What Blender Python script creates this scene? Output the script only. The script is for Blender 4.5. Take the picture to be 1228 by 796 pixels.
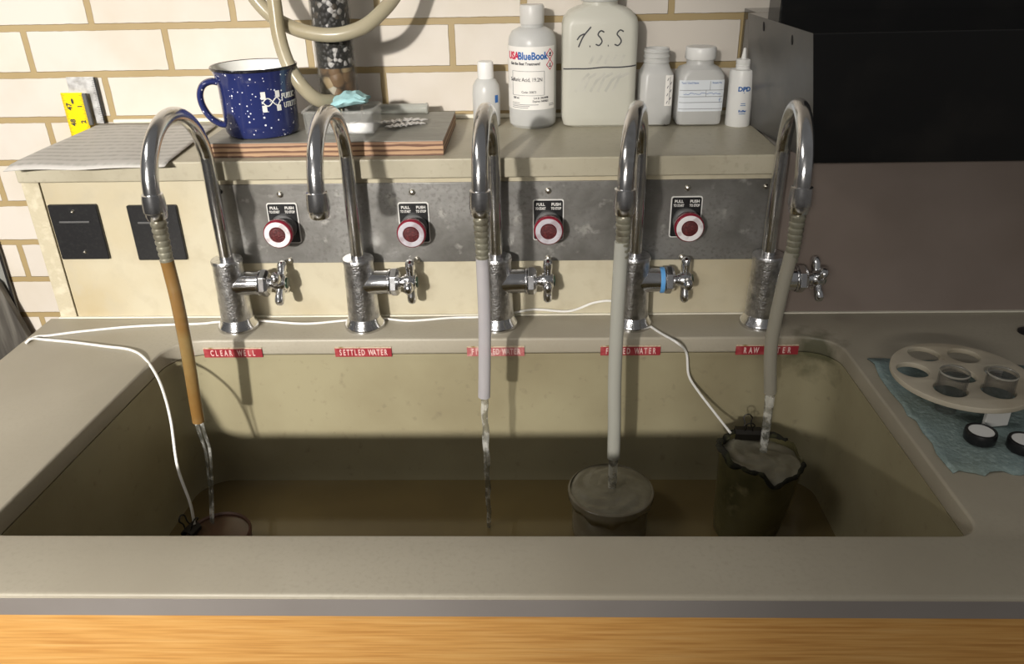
import bpy, bmesh, math, random
from mathutils import Vector, Matrix
random.seed(7)
S = bpy.context.scene
for o in list(bpy.data.objects): bpy.data.objects.remove(o)
PI = math.pi
# ------------------------------------------------------------------ camera
CF, CX, CY, CZ = 959.39, 0.007, -0.9709, 0.4626
PITCH, YAW, ROLL = 0.4658, -0.0323, 0.0207
_r = Vector((math.cos(YAW), -math.sin(YAW), 0)); _f0 = Vector((math.sin(YAW), math.cos(YAW), 0)); _z = Vector((0, 0, 1))
_f = math.cos(PITCH)*_f0 - math.sin(PITCH)*_z; _u = math.sin(PITCH)*_f0 + math.cos(PITCH)*_z
CR = math.cos(ROLL)*_r - math.sin(ROLL)*_u; CU = math.sin(ROLL)*_r + math.cos(ROLL)*_u
cam = bpy.data.cameras.new('camera'); co = bpy.data.objects.new('camera', cam); S.collection.objects.link(co)
co.matrix_world = Matrix((( CR.x, CU.x, -_f.x, CX), (CR.y, CU.y, -_f.y, CY), (CR.z, CU.z, -_f.z, CZ), (0, 0, 0, 1)))
cam.sensor_width = 36; cam.lens = CF/1228*36; cam.clip_start = .01; cam.clip_end = 50
S.camera = co
def at(u, w, ax, val):
    """point of the real plane (axis ax = val) seen at photo pixel u, w"""
    d = _f + CR*((u-614)/CF) + CU*((398-w)/CF); o = Vector((CX, CY, CZ))
    return o + d*((val-o[ax])/d[ax])
# ------------------------------------------------------------------ light
S.view_settings.view_transform = 'Standard'; S.view_settings.look = 'None'
S.view_settings.gamma = 1; S.view_settings.exposure = 0.0; S.view_settings.use_curve_mapping = False
W = bpy.data.worlds.new('world'); S.world = W; W.use_nodes = True
wn = W.node_tree.nodes; wl = W.node_tree.links
bg = wn['Background']; tc = wn.new('ShaderNodeTexCoord'); sx = wn.new('ShaderNodeSeparateXYZ'); cr = wn.new('ShaderNodeValToRGB')
wl.new(tc.outputs['Generated'], sx.inputs[0])
mr = wn.new('ShaderNodeMapRange'); mr.inputs[1].default_value = -1; mr.inputs[2].default_value = 1
wl.new(sx.outputs[2], mr.inputs[0]); wl.new(mr.outputs[0], cr.inputs[0]); wl.new(cr.outputs[0], bg.inputs[0])
cr.color_ramp.elements[0].position = .3; cr.color_ramp.elements[0].color = (.26, .23, .20, 1)
cr.color_ramp.elements[1].position = .62; cr.color_ramp.elements[1].color = (.72, .71, .70, 1)
bg.inputs[1].default_value = 0.18
def lamp(name, typ, loc, target, energy, color, **kw):
    l = bpy.data.lights.new(name, typ); o = bpy.data.objects.new(name, l); S.collection.objects.link(o)
    o.location = loc; o.rotation_euler = (Vector(target)-Vector(loc)).to_track_quat('-Z', 'Y').to_euler()
    l.energy = energy; l.color = color
    for k, v in kw.items(): setattr(l, k, v)
    return o
lamp('key_lamp', 'SPOT', (-1.12, -3.9, 1.36), (-.70, 0, .08), 900, (1, .95, .885), shadow_soft_size=.07, spot_size=math.radians(31), spot_blend=1)
lamp('key_wide_fill', 'AREA', (-1.15, -3.6, 1.22), (-.6, 0, .08), 7, (1, .945, .87), shape='RECTANGLE', size=1.9, size_y=.09, spread=math.radians(70))  # wide area light added at the key's height to soften its shadows
lamp('ceiling_panel', 'AREA', (-.95, -.75, 1.25), (-.35, -.2, 0), 4.8, (1, .955, .89), shape='RECTANGLE', size=.7, size_y=.22)
# ------------------------------------------------------------------ materials
def mat(name, base=(.5, .5, .5), rough=.5, metal=0, spec=.5, noise=None, bump=None, clear=None, coat=0, trans=0, ior=1.45, emis=None):
    """noise=(scale, colour2, contrast_lo, contrast_hi[, stretch]); bump=(scale, strength); clear=share of see-through"""
    m = bpy.data.materials.new(name); m.use_nodes = True; n = m.node_tree.nodes; l = m.node_tree.links
    b = n['Principled BSDF']; b.inputs['Base Color'].default_value = (*base, 1); b.inputs['Roughness'].default_value = rough
    b.inputs['Metallic'].default_value = metal; b.inputs['Specular IOR Level'].default_value = spec; b.inputs['IOR'].default_value = ior
    b.inputs['Coat Weight'].default_value = coat; b.inputs['Transmission Weight'].default_value = trans
    co_ = n.new('ShaderNodeTexCoord'); last = None
    cols = noise if isinstance(noise, list) else ([noise] if noise else [])
    for nz in cols:
        t = n.new('ShaderNodeTexNoise'); t.inputs['Scale'].default_value = nz[0]; t.inputs['Detail'].default_value = 6
        vec = co_.outputs['Object']
        if len(nz) > 4:
            mp = n.new('ShaderNodeMapping'); mp.inputs['Scale'].default_value = nz[4]; l.new(vec, mp.inputs[0]); vec = mp.outputs[0]
        l.new(vec, t.inputs['Vector'])
        r = n.new('ShaderNodeMapRange'); r.inputs[1].default_value = nz[2]; r.inputs[2].default_value = nz[3]; l.new(t.outputs[0], r.inputs[0])
        mx = n.new('ShaderNodeMix'); mx.data_type = 'RGBA'; l.new(r.outputs[0], mx.inputs[0])
        if last: l.new(last, mx.inputs[6])
        else: mx.inputs[6].default_value = (*base, 1)
        mx.inputs[7].default_value = (*nz[1], 1); last = mx.outputs[2]
    if last: l.new(last, b.inputs['Base Color'])
    if bump:
        t = n.new('ShaderNodeTexNoise'); t.inputs['Scale'].default_value = bump[0]; t.inputs['Detail'].default_value = 5; l.new(co_.outputs['Object'], t.inputs['Vector'])
        bp = n.new('ShaderNodeBump'); bp.inputs['Strength'].default_value = bump[1]; bp.inputs['Distance'].default_value = .002
        l.new(t.outputs[0], bp.inputs['Height']); l.new(bp.outputs[0], b.inputs['Normal'])
    if clear:
        tr = n.new('ShaderNodeBsdfTransparent'); tr.inputs[0].default_value = (*[min(1, c*.3+.7) if clear < .7 else c*.05+.95 for c in base], 1)
        ms = n.new('ShaderNodeMixShader'); lw = n.new('ShaderNodeLayerWeight'); lw.inputs[0].default_value = .35
        r = n.new('ShaderNodeMapRange'); r.inputs[3].default_value = 1-clear; r.inputs[4].default_value = min(1, 1-clear+.45); l.new(lw.outputs['Facing'], r.inputs[0])
        l.new(r.outputs[0], ms.inputs[0]); l.new(tr.outputs[0], ms.inputs[1]); l.new(b.outputs[0], ms.inputs[2])
        l.new(ms.outputs[0], n['Material Output'].inputs[0])
    return m
M = {}
stone_b, stone_d = (.255, .232, .175), (.165, .145, .10)
M['counter'] = mat('counter_stone', (.40, .365, .29), .42, noise=[(4, (.31, .275, .21), .4, .75), (220, (.35, .32, .25), .5, .8)], bump=(300, .04))
M['basin'] = mat('basin_stone', (.335, .30, .19), .38, noise=[(5, (.235, .20, .12), .42, .72), (70, (.20, .17, .11), .62, .85)], bump=(160, .08))
M['slab'] = mat('ledge_stone', (.44, .405, .31), .4, noise=[(5, (.32, .29, .21), .4, .7), (120, (.33, .30, .22), .55, .8)], bump=(160, .1))
M['panel'] = mat('cream_panel', (.50, .455, .335), .6, noise=[(4, (.40, .32, .18), .48, .75), (40, (.44, .39, .28), .5, .75)], bump=(90, .1))
M['panel_edge'] = mat('panel_edge', (.47, .42, .30), .75, noise=(60, (.56, .51, .38), .5, .65), bump=(220, .6))
M['mauve'] = mat('grey_brown_panel', (.25, .205, .18), .5, noise=(5, (.20, .16, .135), .4, .7), bump=(120, .08))
M['black'] = mat('black_plastic', (.012, .012, .013), .35, noise=(300, (.02, .02, .02), .5, .7))
M['blackmetal'] = mat('black_enamel', (.006, .006, .006), .16, noise=(12, (.012, .011, .01), .5, .7), coat=.3)
M['greyside'] = mat('grey_painted_side', (.10, .097, .092), .35, noise=[(8, (.15, .145, .135), .5, .7), (40, (.10, .10, .10), .55, .75)], bump=(30, .05))
M['chrome'] = mat('chrome', (.74, .74, .75), .18, 1, noise=(25, (.42, .40, .37), .5, .75), bump=(60, .12))
M['chrome_worn'] = mat('worn_chrome', (.70, .70, .71), .28, 1, noise=(90, (.36, .36, .37), .42, .68), bump=(420, .35))
M['steel'] = mat('brushed_steel', (.33, .325, .31), .42, .75, noise=[(9, (.19, .185, .17), .42, .62), (45, (.48, .47, .44), .6, .72), (220, (.22, .21, .20), .5, .75)], bump=(60, .25))
M['screw'] = mat('screw_steel', (.55, .52, .45), .3, 1)
M['dark'] = mat('dark_gap', (.01, .01, .01), .7)
M['red'] = mat('dark_red_plastic', (.20, .010, .026), .25, coat=.4)
M['redface'] = mat('red_lens', (.06, .004, .006), .4, noise=(500, (.16, .02, .02), .5, .7), bump=(900, .5))
M['white'] = mat('white_plastic', (.72, .71, .68), .4)
M['ringwhite'] = mat('white_ring', (.75, .73, .74), .4, noise=(80, (.5, .45, .46), .58, .7))
M['ringgrey'] = mat('worn_ring', (.50, .48, .52), .4, noise=(80, (.35, .30, .32), .5, .7))
M['greyrub'] = mat('grey_collar', (.10, .10, .10), .4)
M['labelred'] = mat('red_label_tape', (.30, .03, .04), .35, noise=(70, (.42, .09, .09), .5, .7))
M['labelred2'] = mat('faded_red_label_tape', (.42, .12, .12), .4, noise=(120, (.6, .35, .32), .5, .65))
M['labelpink'] = mat('label_letters', (.70, .50, .47), .5)
M['labelpale'] = mat('label_backing', (.55, .45, .33), .6, noise=(200, (.3, .2, .08), .5, .7))
M['ink'] = mat('black_ink', (.03, .03, .035), .6)
M['inkgrey'] = mat('grey_ink', (.16, .16, .17), .6)
M['marker'] = mat('marker_ink', (.05, .05, .055), .6)
M['blue'] = mat('blue_ink', (.02, .12, .38), .5)
M['redink'] = mat('red_ink', (.55, .03, .08), .5)
M['paperlabel'] = mat('paper_label', (.80, .78, .74), .5)
M['labelplain'] = mat('bluish_label', (.70, .74, .78), .5)
M['milky'] = mat('milky_plastic', (.64, .64, .62), .32, noise=(14, (.54, .545, .53), .4, .7), clear=.22)
M['milky2'] = mat('warm_milky_plastic', (.64, .63, .55), .35, noise=(9, (.56, .555, .48), .4, .7), clear=.18)
M['capwhite'] = mat('cap_white', (.78, .78, .76), .35)
M['capclear'] = mat('cap_natural', (.70, .69, .66), .35, clear=.2)
M['hoseclear'] = mat('clear_hose', (.52, .50, .52), .12, clear=.35)
M['hosegrey'] = mat('cloudy_hose', (.45, .45, .40), .2, clear=.22)
M['hosedull'] = mat('dull_hose', (.34, .32, .26), .3, clear=.22)
M['hoseamber'] = mat('amber_hose', (.25, .135, .04), .12, noise=(10, (.33, .27, .12), .45, .7), clear=.25)
M['hosetop'] = mat('yellowed_hose', (.43, .385, .27), .25, noise=(10, (.36, .30, .18), .45, .7), clear=.2)
M['barb'] = mat('dirty_barb', (.27, .26, .20), .35, .4, noise=(50, (.14, .125, .09), .45, .65))
M['wire'] = mat('white_wire', (.78, .77, .74), .4)
M['ply_edge'] = mat('plywood_edge', (.55, .30, .17), .6)
M['mugblue'] = None
M['enamelwhite'] = mat('mug_inside_white', (.78, .78, .74), .2, coat=.3)
M['mugrim'] = mat('mug_rim_black', (.01, .01, .014), .2, coat=.4)
M['teal'] = mat('teal_cloth', (.30, .52, .54), .9, noise=(60, (.42, .66, .68), .4, .65), bump=(120, .5))
M['towel'] = mat('blue_paper_towel', (.23, .31, .31), .95, noise=[(8, (.20, .24, .20), .4, .7), (200, (.30, .38, .37), .5, .7)], bump=(260, .8))
M['foil'] = mat('foil', (.85, .85, .86), .38, .7, noise=(260, (.30, .30, .30), .55, .65), bump=(200, .5))
M['glass'] = mat('glass', (.13, .125, .115), .03, clear=.94)
M['clearbox'] = mat('clear_plastic', (.50, .50, .47), .08, clear=.80)
M['acryl'] = mat('acrylic', (.12, .12, .11), .04, clear=.93)
M['rack'] = mat('rack_plastic', (.52, .47, .37), .5, noise=[(20, (.44, .38, .28), .45, .7), (50, (.25, .17, .09), .68, .75)], bump=(200, .1))
M['beaker'] = mat('cloudy_beaker', (.22, .19, .13), .2, noise=(30, (.29, .26, .19), .4, .65), clear=.25)
M['slime'] = mat('algae_beaker', (.12, .105, .045), .4, noise=[(18, (.055, .05, .02), .4, .65), (40, (.20, .17, .09), .6, .75)], clear=.1, bump=(60, .6))
M['algae'] = mat('dark_algae', (.010, .009, .004), 1.0, noise=(80, (.05, .05, .02), .5, .7), bump=(200, 1))
M['rustcup'] = mat('rusty_cup', (.11, .05, .035), .5, noise=(30, (.06, .035, .02), .4, .7))
M['cupwater'] = mat('cloudy_water', (.17, .155, .11), .12, noise=(40, (.23, .215, .16), .4, .7), bump=(60, .8))
M['murk'] = mat('brown_sink_water', (.20, .15, .065), .06, noise=(5, (.15, .11, .05), .4, .7), bump=(14, .10), clear=.15)
M['stream'] = mat('water_stream', (.85, .85, .80), .03, noise=(90, (.14, .14, .12), .42, .56), clear=.72, bump=(90, .5))
M['clip'] = mat('dark_clip', (.015, .013, .01), .4, .5)
M['yellow'] = mat('tape_yellow', (.80, .60, .0), .35)
M['ruler'] = mat('worn_steel_rule', (.62, .62, .61), .4, .5, noise=(60, (.38, .37, .36), .45, .65), bump=(120, .3))
M['paper'] = None
M['caulk'] = mat('white_caulk', (.72, .69, .58), .6)
M['edgegrey'] = mat('pale_grey_board', (.22, .22, .20), .6)
M['cupwater2'] = mat('rusty_water', (.08, .042, .025), .15, noise=(30, (.055, .035, .02), .4, .7))
M['tubeglass'] = mat('pale_glass', (.60, .61, .56), .05, clear=.62)
M['edgeshade'] = mat('grey_mauve_edge_shade', (.235, .215, .20), .5, noise=(6, (.20, .18, .165), .4, .7))
M['blueband'] = mat('light_blue_band', (.12, .36, .72), .4)
M['indexgreen'] = mat('dark_green_index', (.02, .05, .03), .3)
M['vialring'] = mat('glass_edge', (.5, .48, .42), .08, clear=.5)
M['capdark'] = mat('grey_cap', (.07, .08, .08), .35)

def newmat(name):
    m = bpy.data.materials.new(name); m.use_nodes = True; n = m.node_tree.nodes; l = m.node_tree.links
    return m, n, l, n['Principled BSDF']
def mixc(n, l, fac, a, b):
    mx = n.new('ShaderNodeMix'); mx.data_type = 'RGBA'
    if hasattr(fac, 'links'): l.new(fac, mx.inputs[0])
    else: mx.inputs[0].default_value = fac
    for i, c in ((6, a), (7, b)):
        if hasattr(c, 'links'): l.new(c, mx.inputs[i])
        else: mx.inputs[i].default_value = (*c, 1)
    return mx.outputs[2]
def ramp(n, l, src, stops, interp='LINEAR'):
    r = n.new('ShaderNodeValToRGB'); r.color_ramp.interpolation = interp; e = r.color_ramp.elements
    while len(e) < len(stops): e.new(.5)
    for el, (p, c) in zip(e, stops): el.position = p; el.color = (*c, 1) if len(c) == 3 else c
    l.new(src, r.inputs[0]); return r.outputs[0]
def noise_node(n, l, vec, scale, det=5, stretch=None):
    if stretch:
        mp = n.new('ShaderNodeMapping'); mp.inputs['Scale'].default_value = stretch; l.new(vec, mp.inputs[0]); vec = mp.outputs[0]
    t = n.new('ShaderNodeTexNoise'); t.inputs['Scale'].default_value = scale; t.inputs['Detail'].default_value = det; l.new(vec, t.inputs['Vector']); return t.outputs[0]
# green-black algae stain around the right rear sink corner
for k_ in ('counter', 'basin'):
    mt_ = M[k_]; n_ = mt_.node_tree.nodes; l_ = mt_.node_tree.links; b_ = n_['Principled BSDF']; src = b_.inputs['Base Color'].links[0].from_socket
    tc_ = n_.new('ShaderNodeTexCoord'); d_ = n_.new('ShaderNodeVectorMath'); d_.operation = 'DISTANCE'; d_.inputs[1].default_value = (.358, -.075, -.022); l_.new(tc_.outputs['Object'], d_.inputs[0])
    nz_ = n_.new('ShaderNodeTexNoise'); nz_.inputs['Scale'].default_value = 45; nz_.inputs['Detail'].default_value = 6; l_.new(tc_.outputs['Object'], nz_.inputs['Vector'])
    ma_ = n_.new('ShaderNodeMath'); ma_.operation = 'MULTIPLY_ADD'; ma_.inputs[1].default_value = .07; l_.new(nz_.outputs[0], ma_.inputs[0]); l_.new(d_.outputs['Value'], ma_.inputs[2])
    mr_ = n_.new('ShaderNodeMapRange'); mr_.inputs[1].default_value = .045; mr_.inputs[2].default_value = .075; mr_.inputs[3].default_value = .75; mr_.inputs[4].default_value = 0; l_.new(ma_.outputs[0], mr_.inputs[0])
    mx_ = n_.new('ShaderNodeMix'); mx_.data_type = 'RGBA'; l_.new(mr_.outputs[0], mx_.inputs[0]); l_.new(src, mx_.inputs[6]); mx_.inputs[7].default_value = (.045, .05, .02, 1); l_.new(mx_.outputs[2], b_.inputs['Base Color'])
# brick wall
m, n, l, b = newmat('glazed_brick'); tcn = n.new('ShaderNodeTexCoord')
sp = n.new('ShaderNodeSeparateXYZ'); l.new(tcn.outputs['Object'], sp.inputs[0]); cb = n.new('ShaderNodeCombineXYZ')
l.new(sp.outputs[0], cb.inputs[0]); l.new(sp.outputs[2], cb.inputs[1])
mp = n.new('ShaderNodeMapping'); mp.vector_type = 'POINT'; mp.inputs['Location'].default_value = (.7166+.2033*20, -.3513+.064*40, 0); l.new(cb.outputs[0], mp.inputs[0])
nz = n.new('ShaderNodeTexNoise'); nz.inputs['Scale'].default_value = 60; l.new(tcn.outputs['Object'], nz.inputs['Vector'])
vm = n.new('ShaderNodeVectorMath'); vm.operation = 'SCALE'; vm.inputs['Scale'].default_value = .0018; l.new(nz.outputs['Color'], vm.inputs[0])
va = n.new('ShaderNodeVectorMath'); va.operation = 'ADD'; l.new(mp.outputs[0], va.inputs[0]); l.new(vm.outputs[0], va.inputs[1])
bk = n.new('ShaderNodeTexBrick'); l.new(va.outputs[0], bk.inputs['Vector']); bk.inputs['Scale'].default_value = 1
bk.inputs['Brick Width'].default_value = .2033; bk.inputs['Row Height'].default_value = .064; bk.inputs['Mortar Size'].default_value = .0048; bk.inputs['Mortar Smooth'].default_value = .12
bk.inputs['Color1'].default_value = (.60, .555, .50, 1); bk.inputs['Color2'].default_value = (.63, .58, .51, 1); bk.inputs['Mortar'].default_value = (.36, .27, .13, 1)
f1 = noise_node(n, l, tcn.outputs['Object'], 7)
grime = ramp(n, l, f1, [(.42, (1, 1, 1)), (.75, (.86, .83, .76))])
mm = n.new('ShaderNodeMix'); mm.data_type = 'RGBA'; mm.blend_type = 'MULTIPLY'; mm.inputs[0].default_value = 1; l.new(bk.outputs['Color'], mm.inputs[6]); l.new(grime, mm.inputs[7])
l.new(mm.outputs[2], b.inputs['Base Color'])
bp = n.new('ShaderNodeBump'); bp.invert = True; bp.inputs['Distance'].default_value = .004; bp.inputs['Strength'].default_value = .8; l.new(bk.outputs['Fac'], bp.inputs['Height']); l.new(bp.outputs[0], b.inputs['Normal'])
b.inputs['Roughness'].default_value = .5; M['brick'] = m
# oak
m, n, l, b = newmat('oak'); tcn = n.new('ShaderNodeTexCoord'); f = noise_node(n, l, tcn.outputs['Object'], 24, 8, (.5, 1, 14)); g = noise_node(n, l, tcn.outputs['Object'], 110, 4, (.2, 1, 9))
c1 = ramp(n, l, f, [(.3, (.47, .225, .06)), (.5, (.60, .32, .095)), (.75, (.66, .39, .14))]); l.new(mixc(n, l, ramp(n, l, g, [(.5, (0, 0, 0)), (.75, (.35, .35, .35))]), c1, (.36, .15, .035)), b.inputs['Base Color']); b.inputs['Roughness'].default_value = .35; M['oak'] = m
# dark weathered wood
m, n, l, b = newmat('grey_woodgrain'); tcn = n.new('ShaderNodeTexCoord'); f = noise_node(n, l, tcn.outputs['Object'], 14, 6, (6, 6, .6))
l.new(ramp(n, l, f, [(.3, (.035, .03, .025)), (.5, (.075, .068, .057)), (.7, (.15, .14, .12))]), b.inputs['Base Color']); b.inputs['Roughness'].default_value = .5; M['greywood'] = m
# plywood edge (layers stacked in z) and grey top
m, n, l, b = newmat('plywood_layers'); tcn = n.new('ShaderNodeTexCoord'); sp = n.new('ShaderNodeSeparateXYZ'); l.new(tcn.outputs['Object'], sp.inputs[0])
f = noise_node(n, l, tcn.outputs['Object'], 30, 4, (1, 1, 8)); ad = n.new('ShaderNodeMath'); ad.operation = 'MULTIPLY_ADD'; ad.inputs[1].default_value = .0035; l.new(f, ad.inputs[0]); l.new(sp.outputs[2], ad.inputs[2])
rr = n.new('ShaderNodeMapRange'); rr.inputs[1].default_value = .001; rr.inputs[2].default_value = .0205; l.new(ad.outputs[0], rr.inputs[0])
l.new(ramp(n, l, rr.outputs[0], [(0, (.14, .07, .04)), (.12, (.12, .06, .04)), (.16, (.40, .25, .14)), (.30, (.36, .22, .12)), (.34, (.12, .055, .03)), (.42, (.15, .07, .04)), (.46, (.46, .30, .17)), (.62, (.42, .26, .15)), (.66, (.11, .05, .03)), (.74, (.15, .07, .04)), (.78, (.40, .25, .15)), (.90, (.36, .20, .12)), (.97, (.14, .08, .05))]), b.inputs['Base Color']); b.inputs['Roughness'].default_value = .6; M['ply_edge'] = m
M['ply_top'] = mat('grey_worn_board_face', (.225, .22, .19), .45, noise=[(7, (.30, .29, .25), .4, .7, (1, 4, 1)), (50, (.17, .165, .14), .5, .75, (1, 4, 1))])
# speckled mug
m, n, l, b = newmat('blue_speckled_enamel'); tcn = n.new('ShaderNodeTexCoord'); vo = n.new('ShaderNodeTexVoronoi'); vo.inputs['Scale'].default_value = 340; l.new(tcn.outputs['Object'], vo.inputs['Vector'])
wn1 = n.new('ShaderNodeSeparateColor'); l.new(vo.outputs['Color'], wn1.inputs[0])
lt = n.new('ShaderNodeMath'); lt.operation = 'MULTIPLY'; lt.inputs[1].default_value = .45
p_ = n.new('ShaderNodeMath'); p_.operation = 'POWER'; p_.inputs[1].default_value = 6; l.new(wn1.outputs[0], p_.inputs[0]); l.new(p_.outputs[0], lt.inputs[0])
le = n.new('ShaderNodeMath'); le.operation = 'LESS_THAN'; l.new(vo.outputs['Distance'], le.inputs[0]); l.new(lt.outputs[0], le.inputs[1])
l.new(mixc(n, l, le.outputs[0], (.020, .028, .115), (.75, .77, .85)), b.inputs['Base Color']); b.inputs['Roughness'].default_value = .14; b.inputs['Coat Weight'].default_value = .4; M['mugblue'] = m
# column media (black and white granules) and gravel
def cells(name, scale, stops, rough=.5):
    m, n, l, b = newmat(name); tcn = n.new('ShaderNodeTexCoord'); vo = n.new('ShaderNodeTexVoronoi'); vo.inputs['Scale'].default_value = scale; l.new(tcn.outputs['Object'], vo.inputs['Vector'])
    s_ = n.new('ShaderNodeSeparateColor'); l.new(vo.outputs['Color'], s_.inputs[0]); c = ramp(n, l, s_.outputs[0], stops, 'CONSTANT')
    e = ramp(n, l, vo.outputs['Distance'], [(.0, (1, 1, 1)), (.55, (1, 1, 1)), (.8, (.2, .2, .2))])
    mx = n.new('ShaderNodeMix'); mx.data_type = 'RGBA'; mx.blend_type = 'MULTIPLY'; mx.inputs[0].default_value = 1; l.new(c, mx.inputs[6]); l.new(e, mx.inputs[7]); l.new(mx.outputs[2], b.inputs['Base Color'])
    bp = n.new('ShaderNodeBump'); bp.invert = True; bp.inputs['Distance'].default_value = .003; l.new(vo.outputs['Distance'], bp.inputs['Height']); l.new(bp.outputs[0], b.inputs['Normal']); b.inputs['Roughness'].default_value = rough; return m
M['media'] = cells('black_white_granules', 160, [(0, (.018, .016, .015)), (.45, (.022, .02, .02)), (.68, (.09, .07, .05)), (.76, (.45, .43, .40)), (.88, (.68, .66, .64))])
M['gravel'] = cells('brown_gravel', 68, [(0, (.22, .13, .06)), (.3, (.46, .34, .18)), (.55, (.55, .50, .38)), (.8, (.34, .19, .09))])
# printed sheet: faint rows of printing
m, n, l, b = newmat('printed_paper'); tcn = n.new('ShaderNodeTexCoord'); sp = n.new('ShaderNodeSeparateXYZ'); l.new(tcn.outputs['Object'], sp.inputs[0])
wv = n.new('ShaderNodeTexWave'); wv.bands_direction = 'Y'; wv.inputs['Scale'].default_value = 17; wv.inputs['Distortion'].default_value = 1.2; l.new(tcn.outputs['Object'], wv.inputs['Vector'])
f = noise_node(n, l, tcn.outputs['Object'], 60, 4, (2.2, .5, 1)); mu = n.new('ShaderNodeMath'); mu.operation = 'MULTIPLY'; l.new(wv.outputs['Fac'], mu.inputs[0]); l.new(f, mu.inputs[1])
l.new(ramp(n, l, mu.outputs[0], [(.22, (.50, .48, .45)), (.55, (.37, .36, .33))]), b.inputs['Base Color']); b.inputs['Roughness'].default_value = .7; M['paper'] = m

# ------------------------------------------------------------------ mesh helpers
class B:
    def __init__(s): s.v = []; s.f = []; s.m = []; s.mi = 0
    def add(s, vs, fs):
        k = len(s.v); s.v += [tuple(v) for v in vs]; s.f += [tuple(i+k for i in f) for f in fs]; s.m += [s.mi]*len(fs); return s
    def box(s, x0, x1, y0, y1, z0, z1):
        vs = [(x, y, z) for z in (z0, z1) for y in (y0, y1) for x in (x0, x1)]
        return s.add(vs, [(0, 2, 3, 1), (4, 5, 7, 6), (0, 1, 5, 4), (2, 6, 7, 3), (0, 4, 6, 2), (1, 3, 7, 5)])
    def loft(s, rings, cap0=True, cap1=True, closed=True):
        n = len(rings[0]); vs = [v for r in rings for v in r]; fs = []
        for i in range(len(rings)-1):
            for j in range(n if closed else n-1):
                a = i*n+j; b_ = i*n+(j+1) % n; fs.append((a, b_, b_+n, a+n))
        if cap0: fs.append(tuple(range(n-1, -1, -1)))
        if cap1: fs.append(tuple(range((len(rings)-1)*n, len(rings)*n)))
        return s.add(vs, fs)
    def lathe(s, prof, c=(0, 0, 0), axis='z', seg=40, rot=0, cap0=True, cap1=True, sq=1):
        rings = []
        for r, h in prof:
            ring = []
            for j in range(seg):
                a = rot+2*PI*j/seg; p, q = r*math.cos(a), r*math.sin(a)*sq
                if axis == 'z': v = (c[0]+p, c[1]+q, c[2]+h)
                elif axis == 'x': v = (c[0]+h, c[1]+p, c[2]+q)
                else: v = (c[0]+q, c[1]+h, c[2]+p)
                ring.append(v)
            rings.append(ring)
        return s.loft(rings, cap0, cap1)
    def rrect(s, secs, c=(0, 0), seg=8, cap0=True, cap1=True):
        """rounded rectangle sections (z, half_w, half_d, corner_r)"""
        return s.loft([[(c[0]+x, c[1]+y, z) for x, y in rr2(hw, hd, r, seg)] for z, hw, hd, r in secs], cap0, cap1)
    def tube(s, pts, r, seg=14, res=8, smooth=True, cap=True):
        P = catmull([Vector(p) for p in pts], res) if smooth and len(pts) > 2 else [Vector(p) for p in pts]
        rs = r if isinstance(r, (list, tuple)) else None
        t0 = (P[1]-P[0]).normalized(); nrm = t0.orthogonal().normalized(); rings = []
        for i, p in enumerate(P):
            t = (P[min(i+1, len(P)-1)]-P[max(i-1, 0)]).normalized()
            nrm = (nrm-t*nrm.dot(t)).normalized(); bi = t.cross(nrm)
            if rs:
                x = i/(len(P)-1)*(len(rs)-1); k = min(int(x), len(rs)-2); rad = rs[k]+(rs[k+1]-rs[k])*(x-k)
            else: rad = r
            rings.append([p+nrm*rad*math.cos(2*PI*j/seg)+bi*rad*math.sin(2*PI*j/seg) for j in range(seg)])
        return s.loft(rings, cap, cap)
    def sphere(s, c, r, seg=16, sc=(1, 1, 1)):
        rings = [[(c[0]+r*sc[0]*math.sin(a)*math.cos(2*PI*j/seg), c[1]+r*sc[1]*math.sin(a)*math.sin(2*PI*j/seg), c[2]+r*sc[2]*math.cos(a)) for j in range(seg)] for a in [PI*(.02+.96*i/10) for i in range(11)]]
        return s.loft(rings[::-1])
    def xf(s, mtx):
        s.v = [tuple(mtx @ Vector(v)) for v in s.v]; return s
    def map(s, fn): s.v = [tuple(fn(v)) for v in s.v]; return s
    def build(s, name, mt, parent=None, bevel=0, angle=35, flat=False, solid=0, bseg=2):
        me = bpy.data.meshes.new(name); me.from_pydata(s.v, [], s.f); me.update()
        for x in (mt if isinstance(mt, list) else [mt]): me.materials.append(M[x])
        if isinstance(mt, list):
            for p, k in zip(me.polygons, s.m): p.material_index = k
        bm = bmesh.new(); bm.from_mesh(me); bmesh.ops.recalc_face_normals(bm, faces=bm.faces[:]); bm.to_mesh(me); bm.free()
        if not flat:
            for p in me.polygons: p.use_smooth = True
            me.set_sharp_from_angle(angle=math.radians(angle))
        o = bpy.data.objects.new(name, me); S.collection.objects.link(o)
        if parent: o.parent = parent
        if solid:
            md = o.modifiers.new('solid', 'SOLIDIFY'); md.thickness = solid; md.offset = 1
        if bevel:
            md = o.modifiers.new('bevel', 'BEVEL'); md.width = bevel; md.segments = bseg; md.limit_method = 'ANGLE'; md.angle_limit = math.radians(40); md.harden_normals = True
        return o
def rr2(hw, hd, r, seg=8):
    pts = []; r = min(r, hw*.999, hd*.999)
    for cx, cy, a0 in ((hw-r, hd-r, 0), (-hw+r, hd-r, PI/2), (-hw+r, -hd+r, PI), (hw-r, -hd+r, 1.5*PI)):
        for k in range(seg+1): a = a0+PI/2*k/seg; pts.append((cx+r*math.cos(a), cy+r*math.sin(a)))
    return pts
def catmull(P, res):
    out = []; Q = [P[0]*2-P[1]]+P+[P[-1]*2-P[-2]]
    for i in range(1, len(Q)-2):
        a, b_, c, d = Q[i-1:i+3]
        for k in range(res):
            t = k/res; out.append(.5*((2*b_)+(c-a)*t+(2*a-5*b_+4*c-d)*t*t+(3*b_-a-3*c+d)*t**3))
    out.append(P[-1]); return out
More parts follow.
